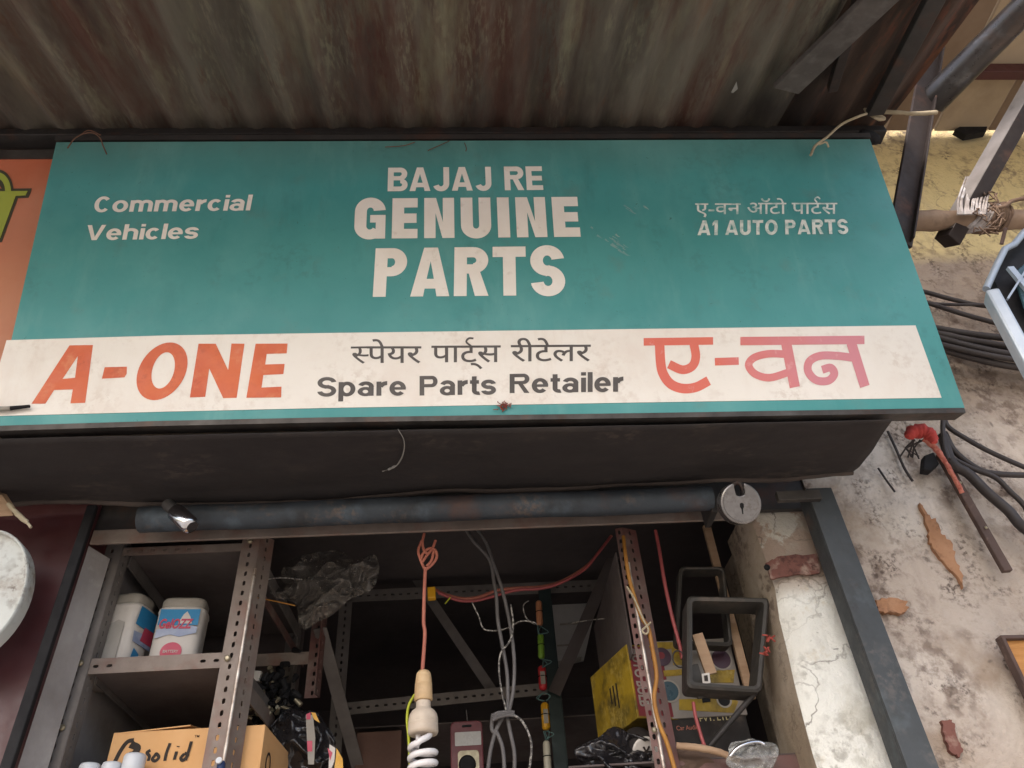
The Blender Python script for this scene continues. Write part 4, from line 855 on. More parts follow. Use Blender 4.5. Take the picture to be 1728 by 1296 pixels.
# jars on the upper-left shelf
def jar(px0, px1, pyt, pyb, rot, label):
    cx = (px0+px1)/2; Yj = YS+.075; fl = P(cx, pyb, YS+.03); z0 = zm+.0085
    w = size(px1-px0, P(cx, pyb, YS+.04))*.92; hgt = P(cx, pyt, YS+.05).z-z0
    ctr = V((P(cx, (pyt+pyb)/2, Yj).x, Yj, z0)); t = thing('plastic_jar', ctr, label, 'jar', 'white jars on the upper left shelf')
    def sq(hw, z, n=40, e=4.0):
        out = []
        for k in range(n):
            an = 2*math.pi*k/n; cc, ss = math.cos(an), math.sin(an)
            x, y = hw*math.copysign(abs(cc)**(2/e), cc), hw*.72*math.copysign(abs(ss)**(2/e), ss)
            out.append(ctr+V((x*math.cos(rot)-y*math.sin(rot), x*math.sin(rot)+y*math.cos(rot), z)))
        return out
    def loft(prof):
        n = 40; vs = [p for hw, z in prof for p in sq(hw, z)]
        return MB().add(vs, [(i*n+k, i*n+(k+1) % n, (i+1)*n+(k+1) % n, (i+1)*n+k) for i in range(len(prof)-1) for k in range(n)]+[tuple(range(n))[::-1], tuple(range((len(prof)-1)*n, len(prof)*n))], True)
    h = hgt
    loft([(w*.49, 0), (w*.5, .004), (w*.5, h*.10), (w*.485, h*.12), (w*.485, h*.80), (w*.5, h*.82), (w*.49, h*.86), (w*.44, h*.88)]).obj('body', M['jar'], t)
    loft([(w*.45, h*.872), (w*.455, h*.90), (w*.455, h*.97), (w*.43, h), (w*.2, h*1.0)]).obj('lid', M['lid'], t)
    def lab(poly, d, m, nm):   # printed label on one flat side: (u across -1..1, v up 0..1)
        face = lambda u, v: ctr+V((u*w*.40*math.cos(rot)+(w*.5*.72+d)*math.sin(rot), u*w*.40*math.sin(rot)-(w*.5*.72+d)*math.cos(rot), v*h))
        MB().plate([face(u, v) for u, v in poly], V((math.sin(rot), -math.cos(rot), 0)), .0006).obj(nm, M[m], t)
    def labs(poly, d, m, nm):  # on the flank turned to the right
        face = lambda u, v: ctr+V(((w*.5+d)*math.cos(rot)-u*w*.30*math.sin(rot), (w*.5+d)*math.sin(rot)+u*w*.30*math.cos(rot), v*h))
        MB().plate([face(u, v) for u, v in poly], V((math.cos(rot), math.sin(rot), 0)), .0006).obj(nm, M[m], t)
    return t, lab, labs, ctr, w, h
t, lab, labs, jc, jw, jh = jar(262, 352, 1010, 1106, math.radians(6), 'white plastic jar with a blue and red label on the upper left shelf')
lab([(-1, .62), (1, .62), (1, .83), (-1, .83)], .0006, 'blue', 'blue_label')
lab([(-1, .45), (-.3, .50), (.2, .47), (1, .52), (1, .60), (.4, .62), (-1, .56)], .0008, 'greyblue', 'grey_label')
lab([(.0, .64), (.2, .76), (.35, .80), (.55, .73), (.7, .64)], .0011, 'jar', 'peak_print')
lab([(.85*math.cos(a)*.62-.05, .28+.12*math.sin(a)) for a in [2*math.pi*k/24 for k in range(24)]], .0010, 'labelred', 'red_oval')
def facetext(t, body, origin, ux, uy, wdt, hgt, m, nm='lettering', off=.02, shear=0, d=.0015, nrm=None):
    vs, fs = glyphs(body, off, shear); x0, x1 = min(v[0] for v in vs), max(v[0] for v in vs); y0, y1 = min(v[1] for v in vs), max(v[1] for v in vs)
    MB().add([V(origin)+V(ux)*((x-x0)/(x1-x0)*wdt)+V(uy)*((y-y0)/(y1-y0)*hgt)+V(nrm)*d for x, y in vs], fs).obj(nm, M[m], t, recalc=False)
rot = math.radians(6); ux = V((math.cos(rot), math.sin(rot), 0)); nn_ = V((math.sin(rot), -math.cos(rot), 0))
facetext(t, 'GelOZZ', jc+nn_*(jw*.36)-ux*jw*.36+V((0, 0, jh*.57)), ux, (0, 0, 1), jw*.66, jh*.13, 'labelred', 'brand_print', .03, .2, .002, nn_)
facetext(t, 'BATTERY', jc+nn_*(jw*.36)-ux*jw*.17+V((0, 0, jh*.265)), ux, (0, 0, 1), jw*.30, jh*.035, 'jar', 'oval_print', .01, 0, .0022, nn_)
t, lab, labs, jc, jw, jh = jar(158, 256, 1005, 1106, math.radians(-13), 'dusty white plastic jar with its plain smudged side forward, left of the labelled jar')
lab([(-.55, .16), (.75, .16), (.75, .62), (.4, .66), (-.45, .58)], .0006, 'grime', 'smudge')
lab([(-.4, .2), (-.1, .18), (-.05, .46), (-.3, .5)], .0009, 'lid', 'smudge')
labs([(-1, .60), (1, .60), (1, .83), (-.8, .83)], .0006, 'blue', 'blue_label'); labs([(-.9, .40), (1, .40), (1, .56), (-1, .52)], .0006, 'greyblue', 'grey_label')
labs([(-.2, .45), (1, .45), (1, .62), (0, .62)], .0010, 'labelred', 'red_print'); labs([(-.8, .16), (-.1, .14), (.0, .3), (-.6, .34)], .0008, 'blue', 'blue_print'); labs([(0, .04), (.9, .04), (.9, .22), (.2, .22)], .0010, 'brick', 'orange_print')

# tan carton and bottles on the lower-left shelf
YC = YS+.05; tl = P(192, 1236, YC); tr = P(462, 1222, YC); zc = (tl.z+tr.z)/2; z0 = zlo+.004
cb_ = thing('tan_carton', (tl.x, YC, z0), 'tan cardboard carton with bold black handwritten style lettering on the lower left shelf', 'carton')
xr_ = P(448, 1224, YC).x; bk = PZ(500, 1285, zc)
dv = V((bk.x-xr_, bk.y-YC, 0)); dv = dv.normalized()*min(dv.length, .28)
MB().hexa([(tl.x, YC, z0), (xr_, YC, z0), V((xr_, YC, z0))+dv, V((tl.x+.05, YC+dv.y, z0)), (tl.x, YC, zc), (xr_, YC, zc), V((xr_, YC, zc))+dv, V((tl.x+.05, YC+dv.y, zc))]).obj('box', M['card'], cb_, bevel=.0015)
MB().hexa([(tl.x+.008, YC-.001, zc-.003), (tl.x+.13, YC-.001, zc+.004), (tl.x+.13, YC+.06, zc+.016), (tl.x+.02, YC+.06, zc+.012), (tl.x+.008, YC-.001, zc-.001), (tl.x+.13, YC-.001, zc+.006), (tl.x+.13, YC+.06, zc+.018), (tl.x+.02, YC+.06, zc+.014)]).obj('flap', M['card'], cb_)
def cardtext(pts_list, w): 
    mb = MB()
    for i, pts in enumerate(pts_list):
        sp_ = spline([P(x, y, YC-.0006-.0001*i) for x, y in pts], 6)
        L = []; Rr = []
        for k, p in enumerate(sp_):
            tg = (sp_[min(k+1, len(sp_)-1)]-sp_[max(k-1, 0)]).normalized(); nv_ = V((-tg.z, 0, tg.x)); ww = w[i] if isinstance(w, list) else w
            L.append(p+nv_*ww/2); Rr.append(p-nv_*ww/2)
        n = len(sp_); mb.add(L+Rr, [(k, k+1, n+k+1, n+k) for k in range(n-1)])
    return mb
u = size(1, tl)
cardtext([[(193, 1287), (204, 1266), (215, 1252), (226, 1249)], [(220, 1256), (232, 1262), (226, 1272), (218, 1275)], [(222, 1254), (231, 1264), (229, 1276)],
          [(254, 1266), (248, 1270), (252, 1276), (250, 1284)], [(262, 1274), (257, 1281), (262, 1284), (268, 1278), (264, 1272), (261, 1275)], [(287, 1254), (281, 1270), (278, 1284)], [(298, 1268), (294, 1282)], [(301, 1259), (300.5, 1260.5)],
          [(311, 1272), (305, 1279), (309, 1283), (317, 1274), (311, 1271)], [(323, 1251), (318, 1268), (313, 1283)]], [7*u, 11*u, 9*u, 5*u, 5*u, 5*u, 5*u, 5*u, 5*u, 5*u]).obj('lettering', M['ink'], cb_, recalc=False)
facetext(cb_, 'TM', P(328, 1245, YC), (1, 0, 0), (0, 0, 1), u*8, u*4, 'ink', 'small_mark', .005, 0, .0008, (0, -1, 0))
# ring mark on the carton's right flank
fo = V((xr_, YC, zc)); fn = V((dv.y, -dv.x, 0)).normalized(); fu = dv.normalized(); fc = fo+fu*dv.length*.18-V((0, 0, .055))
q = [fc+fu*.016*math.cos(a)+V((0, 0, .020*math.sin(a)))+fn*.001 for a in [2*math.pi*k/24 for k in range(24)]]+[fc+fu*.011*math.cos(a)+V((0, 0, .015*math.sin(a)))+fn*.001 for a in [2*math.pi*k/24 for k in range(24)]]
MB().add(q, [(k, (k+1) % 24, 24+(k+1) % 24, 24+k) for k in range(24)]).obj('ring_mark', M['ink'], cb_, recalc=False)
def bottle(px, py, label, w):
    c = P(px, py, YS+.015); r = size(w, c); z0 = zlo+.004; t = thing('white_bottle', (c.x, c.y, z0), label, 'bottle', 'white bottles in front of the tan carton'); h = c.z-z0
    MB().lathe((c.x, c.y, z0), (0, 0, 1), [(0, r*1.5), (h*.08, r*1.6), (h-.055, r*1.6), (h-.035, r*1.2), (h-.026, r*.8)], 24).obj('body', M['jar'], t)
    MB().lathe((c.x, c.y, z0), (0, 0, 1), [(h-.028, r*.9), (h-.024, r), (h-.004, r), (h, r*.9), (h+.001, r*.3)], 24).obj('cap', M['whitecap'], t)
bottle(229, 1274, 'white capped bottle standing highest in front of the tan carton', 18)
bottle(153, 1290, 'lower white bottle cap beside the taller one', 17)
bottle(190, 1288, 'half hidden grey white bottle between the two white caps', 16)
# small blue bottle tied before the centre upright
t = thing('blue_vial', P(372, 1285, YS-.02), 'small dark blue vial with a white top at the foot of the worn upright', 'vial')
c = P(372, 1300, YS-.02); MB().lathe(c-V((0, 0, .06)), (0, 0, 1), [(0, .007), (.07, .007), (.074, .004)], 14).obj('body', mat('navy_plastic', '#2c3a5c', rough=.4), t)
MB().lathe(c+V((-.002, -.008, .012)), (0, -1, .2), [(0, .005), (.004, .005)], 12).obj('top', M['whitecap'], t)

# crumpled things behind the centre upright
def crumple(cx, cy, Y, wpx, hpx, depth, seed, n=48, amp=1.0):
    vs = []
    for i in range(n+1):
        for j in range(n+1):
            u, v = i/n*2-1, j/n*2-1; k = 1+.28*N.noise(V((u*1.3+seed, v*1.3, 0)))
            a_ = V((u*1.7+seed, v*1.7, seed)); d = depth*(.9*math.cos(u*1.3)*math.cos(v*1.3)+amp*(.9*(1-abs(N.noise(a_*.75)))**3+.35*(1-abs(N.noise(a_*1.6)))**4+.08*(1-abs(N.noise(a_*3.6)))**4))
            sx = u*math.sqrt(1-v*v*.45); sy = v*math.sqrt(1-u*u*.45)
            p = P(cx+sx*wpx*k, cy+sy*hpx*k, Y); vs.append(p+(EYE-p).normalized()*d)
    return MB().add(vs, [(i*(n+1)+j, i*(n+1)+j+1, (i+1)*(n+1)+j+1, (i+1)*(n+1)+j) for i in range(n) for j in range(n)], True)
def pile(mb, cx, cy, Y, count, sp, r0, r1): 
    for k in range(count):
        c = P(cx+random.gauss(0, sp[0]), cy+random.gauss(0, sp[1]), Y+random.uniform(-.05, .05)); ax = V((random.uniform(-1, 1), random.uniform(-1, 1), random.uniform(-1, 1)))
        mb.lathe(c, ax, [(0, random.uniform(r0, r1)), (random.uniform(.01, .03), random.uniform(r0, r1))], 8)
    return mb
t = heap = thing('spare_parts_heap', P(470, 1190, 1.75), 'heap of small dark metal spare parts on the rear shelf of the left rack', 'spare parts')
heap['kind'] = 'stuff'
pile(MB(), 462, 1192, 1.70, 170, (20, 30), .002, .009).obj('dark_parts', M['black'], t)
pile(MB(), 458, 1186, 1.68, 50, (18, 26), .0015, .006).obj('bright_parts', M['bolt'], t)
MB().bar(P(420, 1140, 1.66), P(440, 1142, 1.66), .02, .01, (0, 0, 1)).obj('white_block', M['jar'], t)
t = thing('printed_bag', P(520, 1270, 1.62), 'black printed bag with red, white and yellow marks beside the tan carton', 'bag')
crumple(505, 1262, 1.66, 62, 66, .03, 3).obj('bag', M['bag'], t, recalc=False, solid=.002)
f = 1.58
MB().plate([P(516, 1206, f), P(528, 1206, f), P(532, 1246, f), P(530, 1290, f), P(520, 1290, f)], (0, -1, 0), .0006).obj('white_stripe', M['lid'], t)
MB().plate([P(517, 1205, f-.001), P(524, 1202, f-.001), P(524, 1214, f-.001), P(517, 1214, f-.001)], (0, -1, 0), .0006).obj('red_mark', M['labelred'], t); MB().plate([P(518, 1250, f-.001), P(527, 1250, f-.001), P(527, 1268, f-.001), P(519, 1268, f-.001)], (0, -1, 0), .0006).obj('red_mark', M['labelred'], t)
MB().plate([P(525, 1202, f-.002), P(532, 1203, f-.002), P(540, 1220, f-.002), P(530, 1214, f-.002)], (0, -1, 0), .0006).plate([P(568, 1262, f-.003), P(578, 1280, f-.003), P(580, 1310, f-.003), P(562, 1310, f-.003), P(566, 1285, f-.003)], (0, -1, 0), .0006).obj('yellow_mark', M['pk_yellow'], t)
MB().plate([P(556, 1256, f-.004), P(566, 1262, f-.004), P(564, 1285, f-.004), P(554, 1310, f-.004)], (0, -1, 0), .0006).obj('white_mark', M['jar'], t)
MB().plate([P(553, 1262, f-.005), P(561, 1270, f-.005), P(557, 1284, f-.005)], (0, -1, 0), .0006).obj('red_dot', M['labelred'], t)

# back rack
YB = 2.05
br = thing('back_rack', (0, YB, .1), 'dark slotted steel rack standing at the back of the shop', 'shelving rack')
zA = P(800, 1000, YB).z; zBm = P(750, 1185, YB).z
xl_, xr2 = P(575, 1000, YB).x, P(1015, 1000, YB).x
beam((xl_, YB, zA-.012), (xr2, YB, zA-.012), .034, .03, 'dexgrey', br)
A, B = P(582, 1207, YB), P(925, 1172, YB); beam(A, B, .030, .03, 'dexgrey', br)
pg = P(930, 1150, YB-.03)
MB().box((pg.x-.012, YB-.03, .1), (.032, 0, 0), (0, .003, 0), (0, 0, zA-.1)).box((pg.x+.020, YB-.03, .1), (.003, 0, 0), (0, .03, 0), (0, 0, zA-.1)).obj('upright', M['greenpost'], br, bevel=.001)
upright(V((xl_, YB, .1)), V((xl_, YB, zA+.03)), V((1, 0, 0)), .034, V((0, 1, 0)), .03, 'dexgrey', br)
MB().bar(P(678, 940, YB+.04), P(835, 1172, YB+.04), .026, .003, (1, 0, 1)).obj('brace', M['dexgrey'], br)
MB().bar(P(540, 1060, 1.70), P(608, 1310, 2.05), .030, .003, (1, 0, 0)).obj('brace', M['dexgrey'], br)
MB().bar(P(1042, 925, YB-.05), P(935, 1170, YB-.05), .032, .003, (1, 0, 0)).obj('brace', M['innersheet'], br)
zz = P(750, 1240, YB).z
MB().box((xl_, YB+.01, zBm-.05), (xr2-xl_, 0, 0), (0, .4, 0), (0, 0, .003)).obj('shelf_plate', M['innersheet'], br)
t = thing('brown_carton', P(640, 1296, 2.1), 'plain brown carton low in the dark behind the hanging lamp', 'carton')
a0 = P(602, 1236, 2.02); a1 = P(678, 1228, 2.02); MB().box((a0.x, 2.02, a0.z-.16), (a1.x-a0.x, 0, 0), (0, .2, 0), (0, 0, .16)).obj('box', M['brownbox'], t, bevel=.002)
# grey printed sheet board behind the right
q = [P(935, 965, 2.3), P(1020, 960, 2.3), P(985, 1115, 2.3), P(925, 1128, 2.3)]
t = thing('grey_board', q[0], 'pale grey ruled board leaning behind the back rack', 'board')
MB().plate(q, (0, -1, 0), .006).obj('board', M['paleboard'], t)
MB().plate([P(945, 1052, 2.292), P(985, 1050, 2.292), P(985, 1053, 2.292), P(945, 1055, 2.292)], (0, -1, 0), .001).plate([P(940, 1088, 2.292), P(972, 1086, 2.292), P(972, 1089, 2.292), P(940, 1091, 2.292)], (0, -1, 0), .001).plate([P(930, 1118, 2.292), P(982, 1108, 2.292), P(980, 1116, 2.292), P(930, 1126, 2.292)], (0, -1, 0), .001).obj('ruled_line', M['lid'], t)

# right rack
rr_ = thing('right_rack', (.5, 1.6, .1), 'maroon slotted steel rack at the right of the doorway', 'shelving rack')
YT = 1.42; xu = P(1088, 1110, YT).x
zt2 = P(1055, 905, YT).z+.02
upright(V((xu, YT, ZB)), V((xu, YT, zt2)), V((-1, .3, 0)).normalized(), .015, V((.9, .42, 0)).normalized(), .034, 'dexred', rr_, worn=(.78, .965))
upright(V((xu+.02, YR, ZB)), V((xu+.02, YR, zt2)), V((1, 0, 0)), .034, V((0, -1, 0)), .03, 'dexgrey', rr_)
MB().box((xu-.012, YT+.05, P(1000, 1150, 1.7).z-.03), (.003, 0, 0), (0, YR-YT-.05, 0), (0, 0, zt2-P(1000, 1150, 1.7).z)).obj('side_sheet', M['innersheet'], rr_)
zsr = P(1090, 1262, YT).z-.02
MB().box((xu-.16, YT+.02, zsr), (.52, 0, 0), (0, .46, 0), (0, 0, .003)).obj('shelf_plate', M['innersheet'], rr_)
beam((xu-.0, YT+.02, zsr-.03), (xu+.30, YT+.02, zsr-.03), .03, .03, 'dexred', rr_, ends=e2)
for q in ((1104, 1232), ): bolt(P(*q, YT-.012), rr_, .005)

# yellow carton (turned) at the left of the right rack
c0 = P(1056, 1087, 1.50); zc2 = c0.z; p1 = PZ(996, 1143, zc2); bot = P(1071, 1212, 1.50).z
d1 = V((p1.x-c0.x, p1.y-c0.y, 0)); d2 = V((-d1.y, d1.x, 0)).normalized()*-.13
if d2.x < 0: d2 = -d2
t = thing('yellow_carton', (c0.x, c0.y, bot), 'grubby yellow carton with a red printed end, turned cornerwise behind the maroon upright', 'carton')
B0 = V((c0.x, c0.y, bot))
MB().hexa([B0, B0+d2, B0+d2+d1, B0+d1, c0, c0+d2, c0+d2+d1, c0+d1]).obj('box', M['ycard'], t, bevel=.0015)
nf = V((d2.y, -d2.x, 0)).normalized()
if nf.y > 0: nf = -nf
Hc = zc2-bot
MB().plate([B0+d2*.03+V((0, 0, .004))+nf*.001, B0+d2*.98+V((0, 0, .004))+nf*.001, c0+d2*.98-V((0, 0, .004))+nf*.001, c0+d2*.03-V((0, 0, .004))+nf*.001], nf, .0006).obj('red_panel', M['rcard'], t)
facetext(t, 'AUTO BULB', B0+d2*.06+V((0, 0, Hc*.95)), (0, 0, -1), d2.normalized(), Hc*.8, d2.length*.16, 'lid', 'lettering', .03, 0, .002, nf)
nl = V((-d1.y, d1.x, 0)).normalized()
if nl.y > 0: nl = -nl
for k, fr_ in enumerate((.35, .43, .51)): 
    MB().plate([c0+d1*fr_-V((0, 0, Hc*.38))+nl*.001, c0+d1*(fr_+.025)-V((0, 0, Hc*.38))+nl*.001, c0+d1*(fr_+.025)-V((0, 0, Hc*(.72-.06*k)))+nl*.001, c0+d1*fr_-V((0, 0, Hc*(.72-.06*k)))+nl*.001], nl, .0005).obj('print_stroke', M['blackcard'], t)

# speaker cartons stacked to the right
Y2 = 1.52
def flatbox(name, x0, y0, x1, y1, Y, dep, m, label, z0=None):
    a, b2 = P(x0, y0, Y), P(x1, y1, Y); z0 = z0 if z0 is not None else b2.z
    t = thing(name, (a.x, Y, z0), label, 'carton'); MB().box((a.x, Y, z0), (b2.x-a.x, 0, 0), (0, dep, 0), (0, 0, a.z-z0)).obj('box', M[m], t, bevel=.0015); return t
def circ(t, px, py, rpx, Y, m, nm, sy=1.0):
    c = P(px, py, Y); r = size(rpx, c); MB().plate([c+V((r*math.cos(a), 0, r*sy*math.sin(a))) for a in [2*math.pi*k/28 for k in range(28)]], (0, -1, 0), .0006).obj(nm, M[m], t)
def stripe(t, pts, Y, m, nm): MB().plate([P(x, y, Y) for x, y in pts], (0, -1, 0), .0006).obj(nm, M[m], t)
zmid = P(1180, 1206, Y2).z
t = flatbox('speaker_carton', 1092, 1083, 1262, 1206, Y2, .16, 'gcard', 'grey and yellow loudspeaker carton with round speaker pictures behind the plastic frame')
stripe(t, [(1096, 1083.5), (1161, 1083.5), (1161, 1094), (1098, 1096)], Y2-.0012, 'ycard', 'yellow_stripe')
stripe(t, [(1132, 1086), (1160, 1085), (1162, 1122), (1136, 1122)], Y2-.0016, 'ycard', 'yellow_patch')
stripe(t, [(1100, 1133), (1152, 1129), (1154, 1139), (1103, 1143)], Y2-.0012, 'ycard', 'yellow_stripe')
stripe(t, [(1146, 1180), (1238, 1178), (1246, 1184), (1238, 1203), (1146, 1198)], Y2-.0012, 'ycard', 'yellow_stripe')
stripe(t, [(1196, 1132), (1240, 1130), (1238, 1152), (1200, 1152)], Y2-.0014, 'ycard', 'yellow_stripe')
circ(t, 1117, 1108, 15.5, Y2-.0022, 'purple', 'speaker_cone'); circ(t, 1116, 1106, 6, Y2-.003, 'rcard', 'speaker_dome')
circ(t, 1129, 1166, 19, Y2-.0022, 'lid', 'speaker_surround'); circ(t, 1129, 1166, 16, Y2-.003, 'tealglass', 'speaker_cone')
circ(t, 1216, 1111, 20, Y2-.0022, 'lid', 'speaker_surround'); circ(t, 1217, 1112, 16, Y2-.003, 'purple', 'speaker_cone')
circ(t, 1222, 1181, 13, Y2-.0026, 'lid', 'speaker_surround'); circ(t, 1222, 1181, 10, Y2-.0034, 'black', 'speaker_cone')
stripe(t, [(1183, 1172), (1199, 1170), (1199, 1184), (1186, 1186)], Y2-.0028, 'black', 'black_patch')
t = flatbox('black_carton', 1100, 1207, 1272, 1262, Y2+.004, .15, 'blackcard', 'black carton with small cream lettering under the loudspeaker carton', z0=zsr+.004)
zc3 = P(1180, 1219, Y2).z
facetext(t, 'PVT. LTD', P(1181, 1218, Y2+.004), (1, 0, 0), (0, 0, 1), size(52, c0), size(9, c0), 'creamtext', 'lettering', .02, 0, .0012, (0, -1, 0))
facetext(t, 'Car Audio', P(1142, 1233, Y2+.004), (1, 0, 0), (0, 0, 1), size(36, c0), size(7, c0), 'redwire', 'lettering', .01, 0, .0012, (0, -1, 0))

# moulded rectangular surrounds hanging in front of the cartons
def surround(cs, Y, dep, wpx, label, rot=0):
    p = [P(x, y, Y) for x, y in cs]; t = thing('plastic_surround', p[3], label, 'plastic frame', 'moulded frames hung by the pier')
    ctr = sum(p, V((0, 0, 0)))/4; nr = (p[1]-p[0]).cross(p[3]-p[0]).normalized()
    if nr.y > 0: nr = -nr
    w = size(wpx, ctr)
    def loop(f, d, bev):
        out = []
        for i in range(4):
            c_ = p[i]; a = p[i-1]; b = p[(i+1) % 4]
            da, db = (a-c_).normalized(), (b-c_).normalized(); cc = c_+(da+db)*f
            for k in range(5): 
                s_ = k/4; out.append(cc+da*bev*(1-s_)**2+db*bev*s_**2+nr*d)
        return out
    rings = [loop(0, -dep, .012), loop(-.001, 0, .012), loop(.003, .004, .012), loop(w, .002, .008), loop(w*1.05, -.004, .008), loop(w*1.25, -dep, .006)]
    n = 20; vs = [q for r in rings for q in r]
    MB().add(vs, [(i*n+k, i*n+(k+1) % n, (i+1)*n+(k+1) % n, (i+1)*n+k) for i in range(5) for k in range(n)]+[(5*n+k, 5*n+(k+1) % n, (k+1) % n, k) for k in range(n)]).obj('frame', M['frame'], t)
    return t
surround([(1160, 1007), (1298, 1010), (1284, 1168), (1160, 1160)], 1.40, .05, 8, 'nearer deep grey plastic frame hanging open against the plaster pier')
surround([(1147, 957), (1222, 957), (1236, 1090), (1140, 1086)], 1.47, .03, 5, 'farther grey plastic frame, half hidden behind the nearer one')
# wood sticks
t = thing('wooden_stick', P(1185, 1105, 1.43), 'pale flat wooden stick leaning inside the nearer plastic frame', 'stick', 'wooden sticks by the plastic frame')
MB().bar(P(1176, 1070, 1.425), P(1200, 1138, 1.435), size(19, P(1185, 1105, 1.43)), .008, (1, 0, 0)).obj('stick', M['stickwood'], t, bevel=.001)
MB().plate([P(1184, 1137, 1.42), P(1197, 1135, 1.42), P(1199, 1152, 1.42), P(1186, 1154, 1.42)], (0, -1, 0), .001).obj('tag', M['jar'], t)
MB().plate([P(1188, 1140, 1.418), P(1194, 1139, 1.418), P(1195, 1149, 1.418), P(1189, 1149, 1.418)], (0, -1, 0), .0008).obj('tag_mark', M['ink'], t)
t = thing('wooden_stick', P(1176, 1150, 1.43), 'greyer wooden stick below the tagged one at the frame\'s lower left', 'stick', 'wooden sticks by the plastic frame')
MB().bar(P(1169, 1122, 1.435), P(1186, 1178, 1.445), size(17, P(1185, 1105, 1.43)), .008, (1, 0, 0)).obj('stick', M['frame'], t, bevel=.001)
t = thing('wooden_lath', P(1215, 960, 1.42), 'narrow brown lath leaning along the inner side of the pier', 'lath')
MB().bar(P(1192, 888, 1.50), P(1268, 1180, 1.50), size(14, P(1215, 960, 1.44)), .010, (1, 0, 0)).obj('strip', M['stickwood'], t, bevel=.001)
t = thing('steel_prop', P(1230, 1200, 1.45), 'thin dark rod slanting below the nearer plastic frame', 'rod')
MB().tube([P(1275, 1168, 1.42), P(1195, 1262, 1.46)], .005, 10).obj('rod', M['steel'], t)

# lower right: bags, tin, pouch
t = thing('black_bag', P(1040, 1280, 1.48), 'crumpled black polythene bag under the yellow carton', 'bag')
crumple(1040, 1282, 1.50, 62, 48, .035, 11).obj('bag', M['bag'], t, recalc=False, solid=.002)
c = P(1090, 1268, 1.475); t = thing('round_tin', c, 'round tin with a white printed lid partly behind the maroon upright', 'tin')
nr = V((.1, -.85, -.5)).normalized(); R = size(24, c)
MB().lathe(c-nr*.05, nr, [(0, R*1.15), (.046, R*1.15), (.05, R*1.05)], 28).obj('body', M['blackcard'], t)
MB().lathe(c, nr, [(0, R), (.002, R), (.003, R*.9)], 28).obj('white_lid', M['jar'], t)
ux = V((1, 0, 0))-nr*nr.x; ux.normalize(); uy = nr.cross(ux)*1; uy = uy if uy.z > 0 else -uy
mb = MB()
for a in (0, 1.05, 2.1): mb.bar(c+nr*.004+(ux*math.cos(a)+uy*math.sin(a))*R*.42, c+nr*.004-(ux*math.cos(a)+uy*math.sin(a))*R*.42, R*.13, .0006+.0003*a, (ux*-math.sin(a)+uy*math.cos(a)))
mb.obj('star_mark', M['ink'], t)
t = thing('clear_bag', P(1265, 1275, 1.40), 'shiny clear polythene bag bulging at the foot of the pier', 'bag')
crumple(1268, 1280, 1.41, 44, 34, .02, 21).obj('bag', M['clearbag'], t, recalc=False, solid=.001)
mb = MB().tube(spline([P(1232, 1276, 1.38), P(1245, 1262, 1.375), P(1262, 1254, 1.375), P(1280, 1252, 1.38), P(1290, 1256, 1.38)], 5), .003, 7); mb.obj('sealed_edge', M['chrome'], t)
t = thing('brown_pouch', P(1190, 1280, 1.43), 'dusty brown cloth pouch between the tin and the clear bag', 'pouch')
crumple(1172, 1292, 1.46, 58, 34, .02, 31, amp=.4).obj('pouch', M['pouch'], t, recalc=False, solid=.002)
MB().tube(spline([P(1142, 1258, 1.42), P(1180, 1262, 1.41), P(1215, 1270, 1.41), P(1248, 1284, 1.41)], 5), .006, 8, wob=.2).obj('seam', M['stickwood'], t)
mb = MB()
for k in range(14):
    x, y = random.choice(((1298, 1078), (1292, 1100))); x += random.uniform(-5, 5); y += random.uniform(-6, 6)
    mb.tube([P(x, y, 1.345), P(x+random.uniform(-7, 7), y+random.uniform(-7, 7), 1.335), P(x+random.uniform(-7, 7), y+random.uniform(-7, 7), 1.345)], .0016, 5)
tag(mb.obj('red_thread', M['redthread']), 'tuft of red thread caught on the edge of the pier beside the frame', 'thread')

# ------------------------------------------------------------------ hanging plastic bag
vs = []; n = 40
ol_ = [(470, 985), (455, 1000), (478, 1012), (500, 1020), (503, 1045), (515, 1062), (535, 1050), (560, 1038), (590, 1012), (620, 1000), (634, 985), (640, 955), (630, 935), (600, 945), (575, 930), (545, 930), (520, 935), (500, 940), (480, 955)]
cx = sum(p[0] for p in ol_)/len(ol_); cy = sum(p[1] for p in ol_)/len(ol_)
rg = spline([V((x, y, 0)) for x, y in ol_+ol_[:1]], 9)[:-1]; m_ = 34; nr_ = len(rg)
for j in range(m_+1):
    f = j/m_
    for q in rg:
        x, y = cx+(q.x-cx)*f, cy+(q.y-cy)*f; a_ = V((x*.022, y*.022, 3))
        d = .05*(1-f*f)+.040*((1-abs(N.noise(a_)))**3+.6*(1-abs(N.noise(a_*2.0)))**4+.10*(1-abs(N.noise(a_*4)))**4)-.04
        p = P(x, y, 1.60); vs.append(p+(EYE-p).normalized()*d)
t = thing('polythene_bag', P(cx, cy, 1.6), 'crumpled grey see-through polythene bag hanging off the top of the left rack', 'bag')
MB().add(vs, [(j*nr_+k, j*nr_+(k+1) % nr_, (j+1)*nr_+(k+1) % nr_, (j+1)*nr_+k) for j in range(m_) for k in range(nr_)], True).obj('bag', M['poly'], t, recalc=False)
wire([(432, 982), (470, 975), (510, 978)], 1.5, .0014).obj('tie', M['twine'], t); wire([(430, 1008), (462, 1014), (498, 1022)], 1.5, .0014).obj('tie', M['ywire'], t)

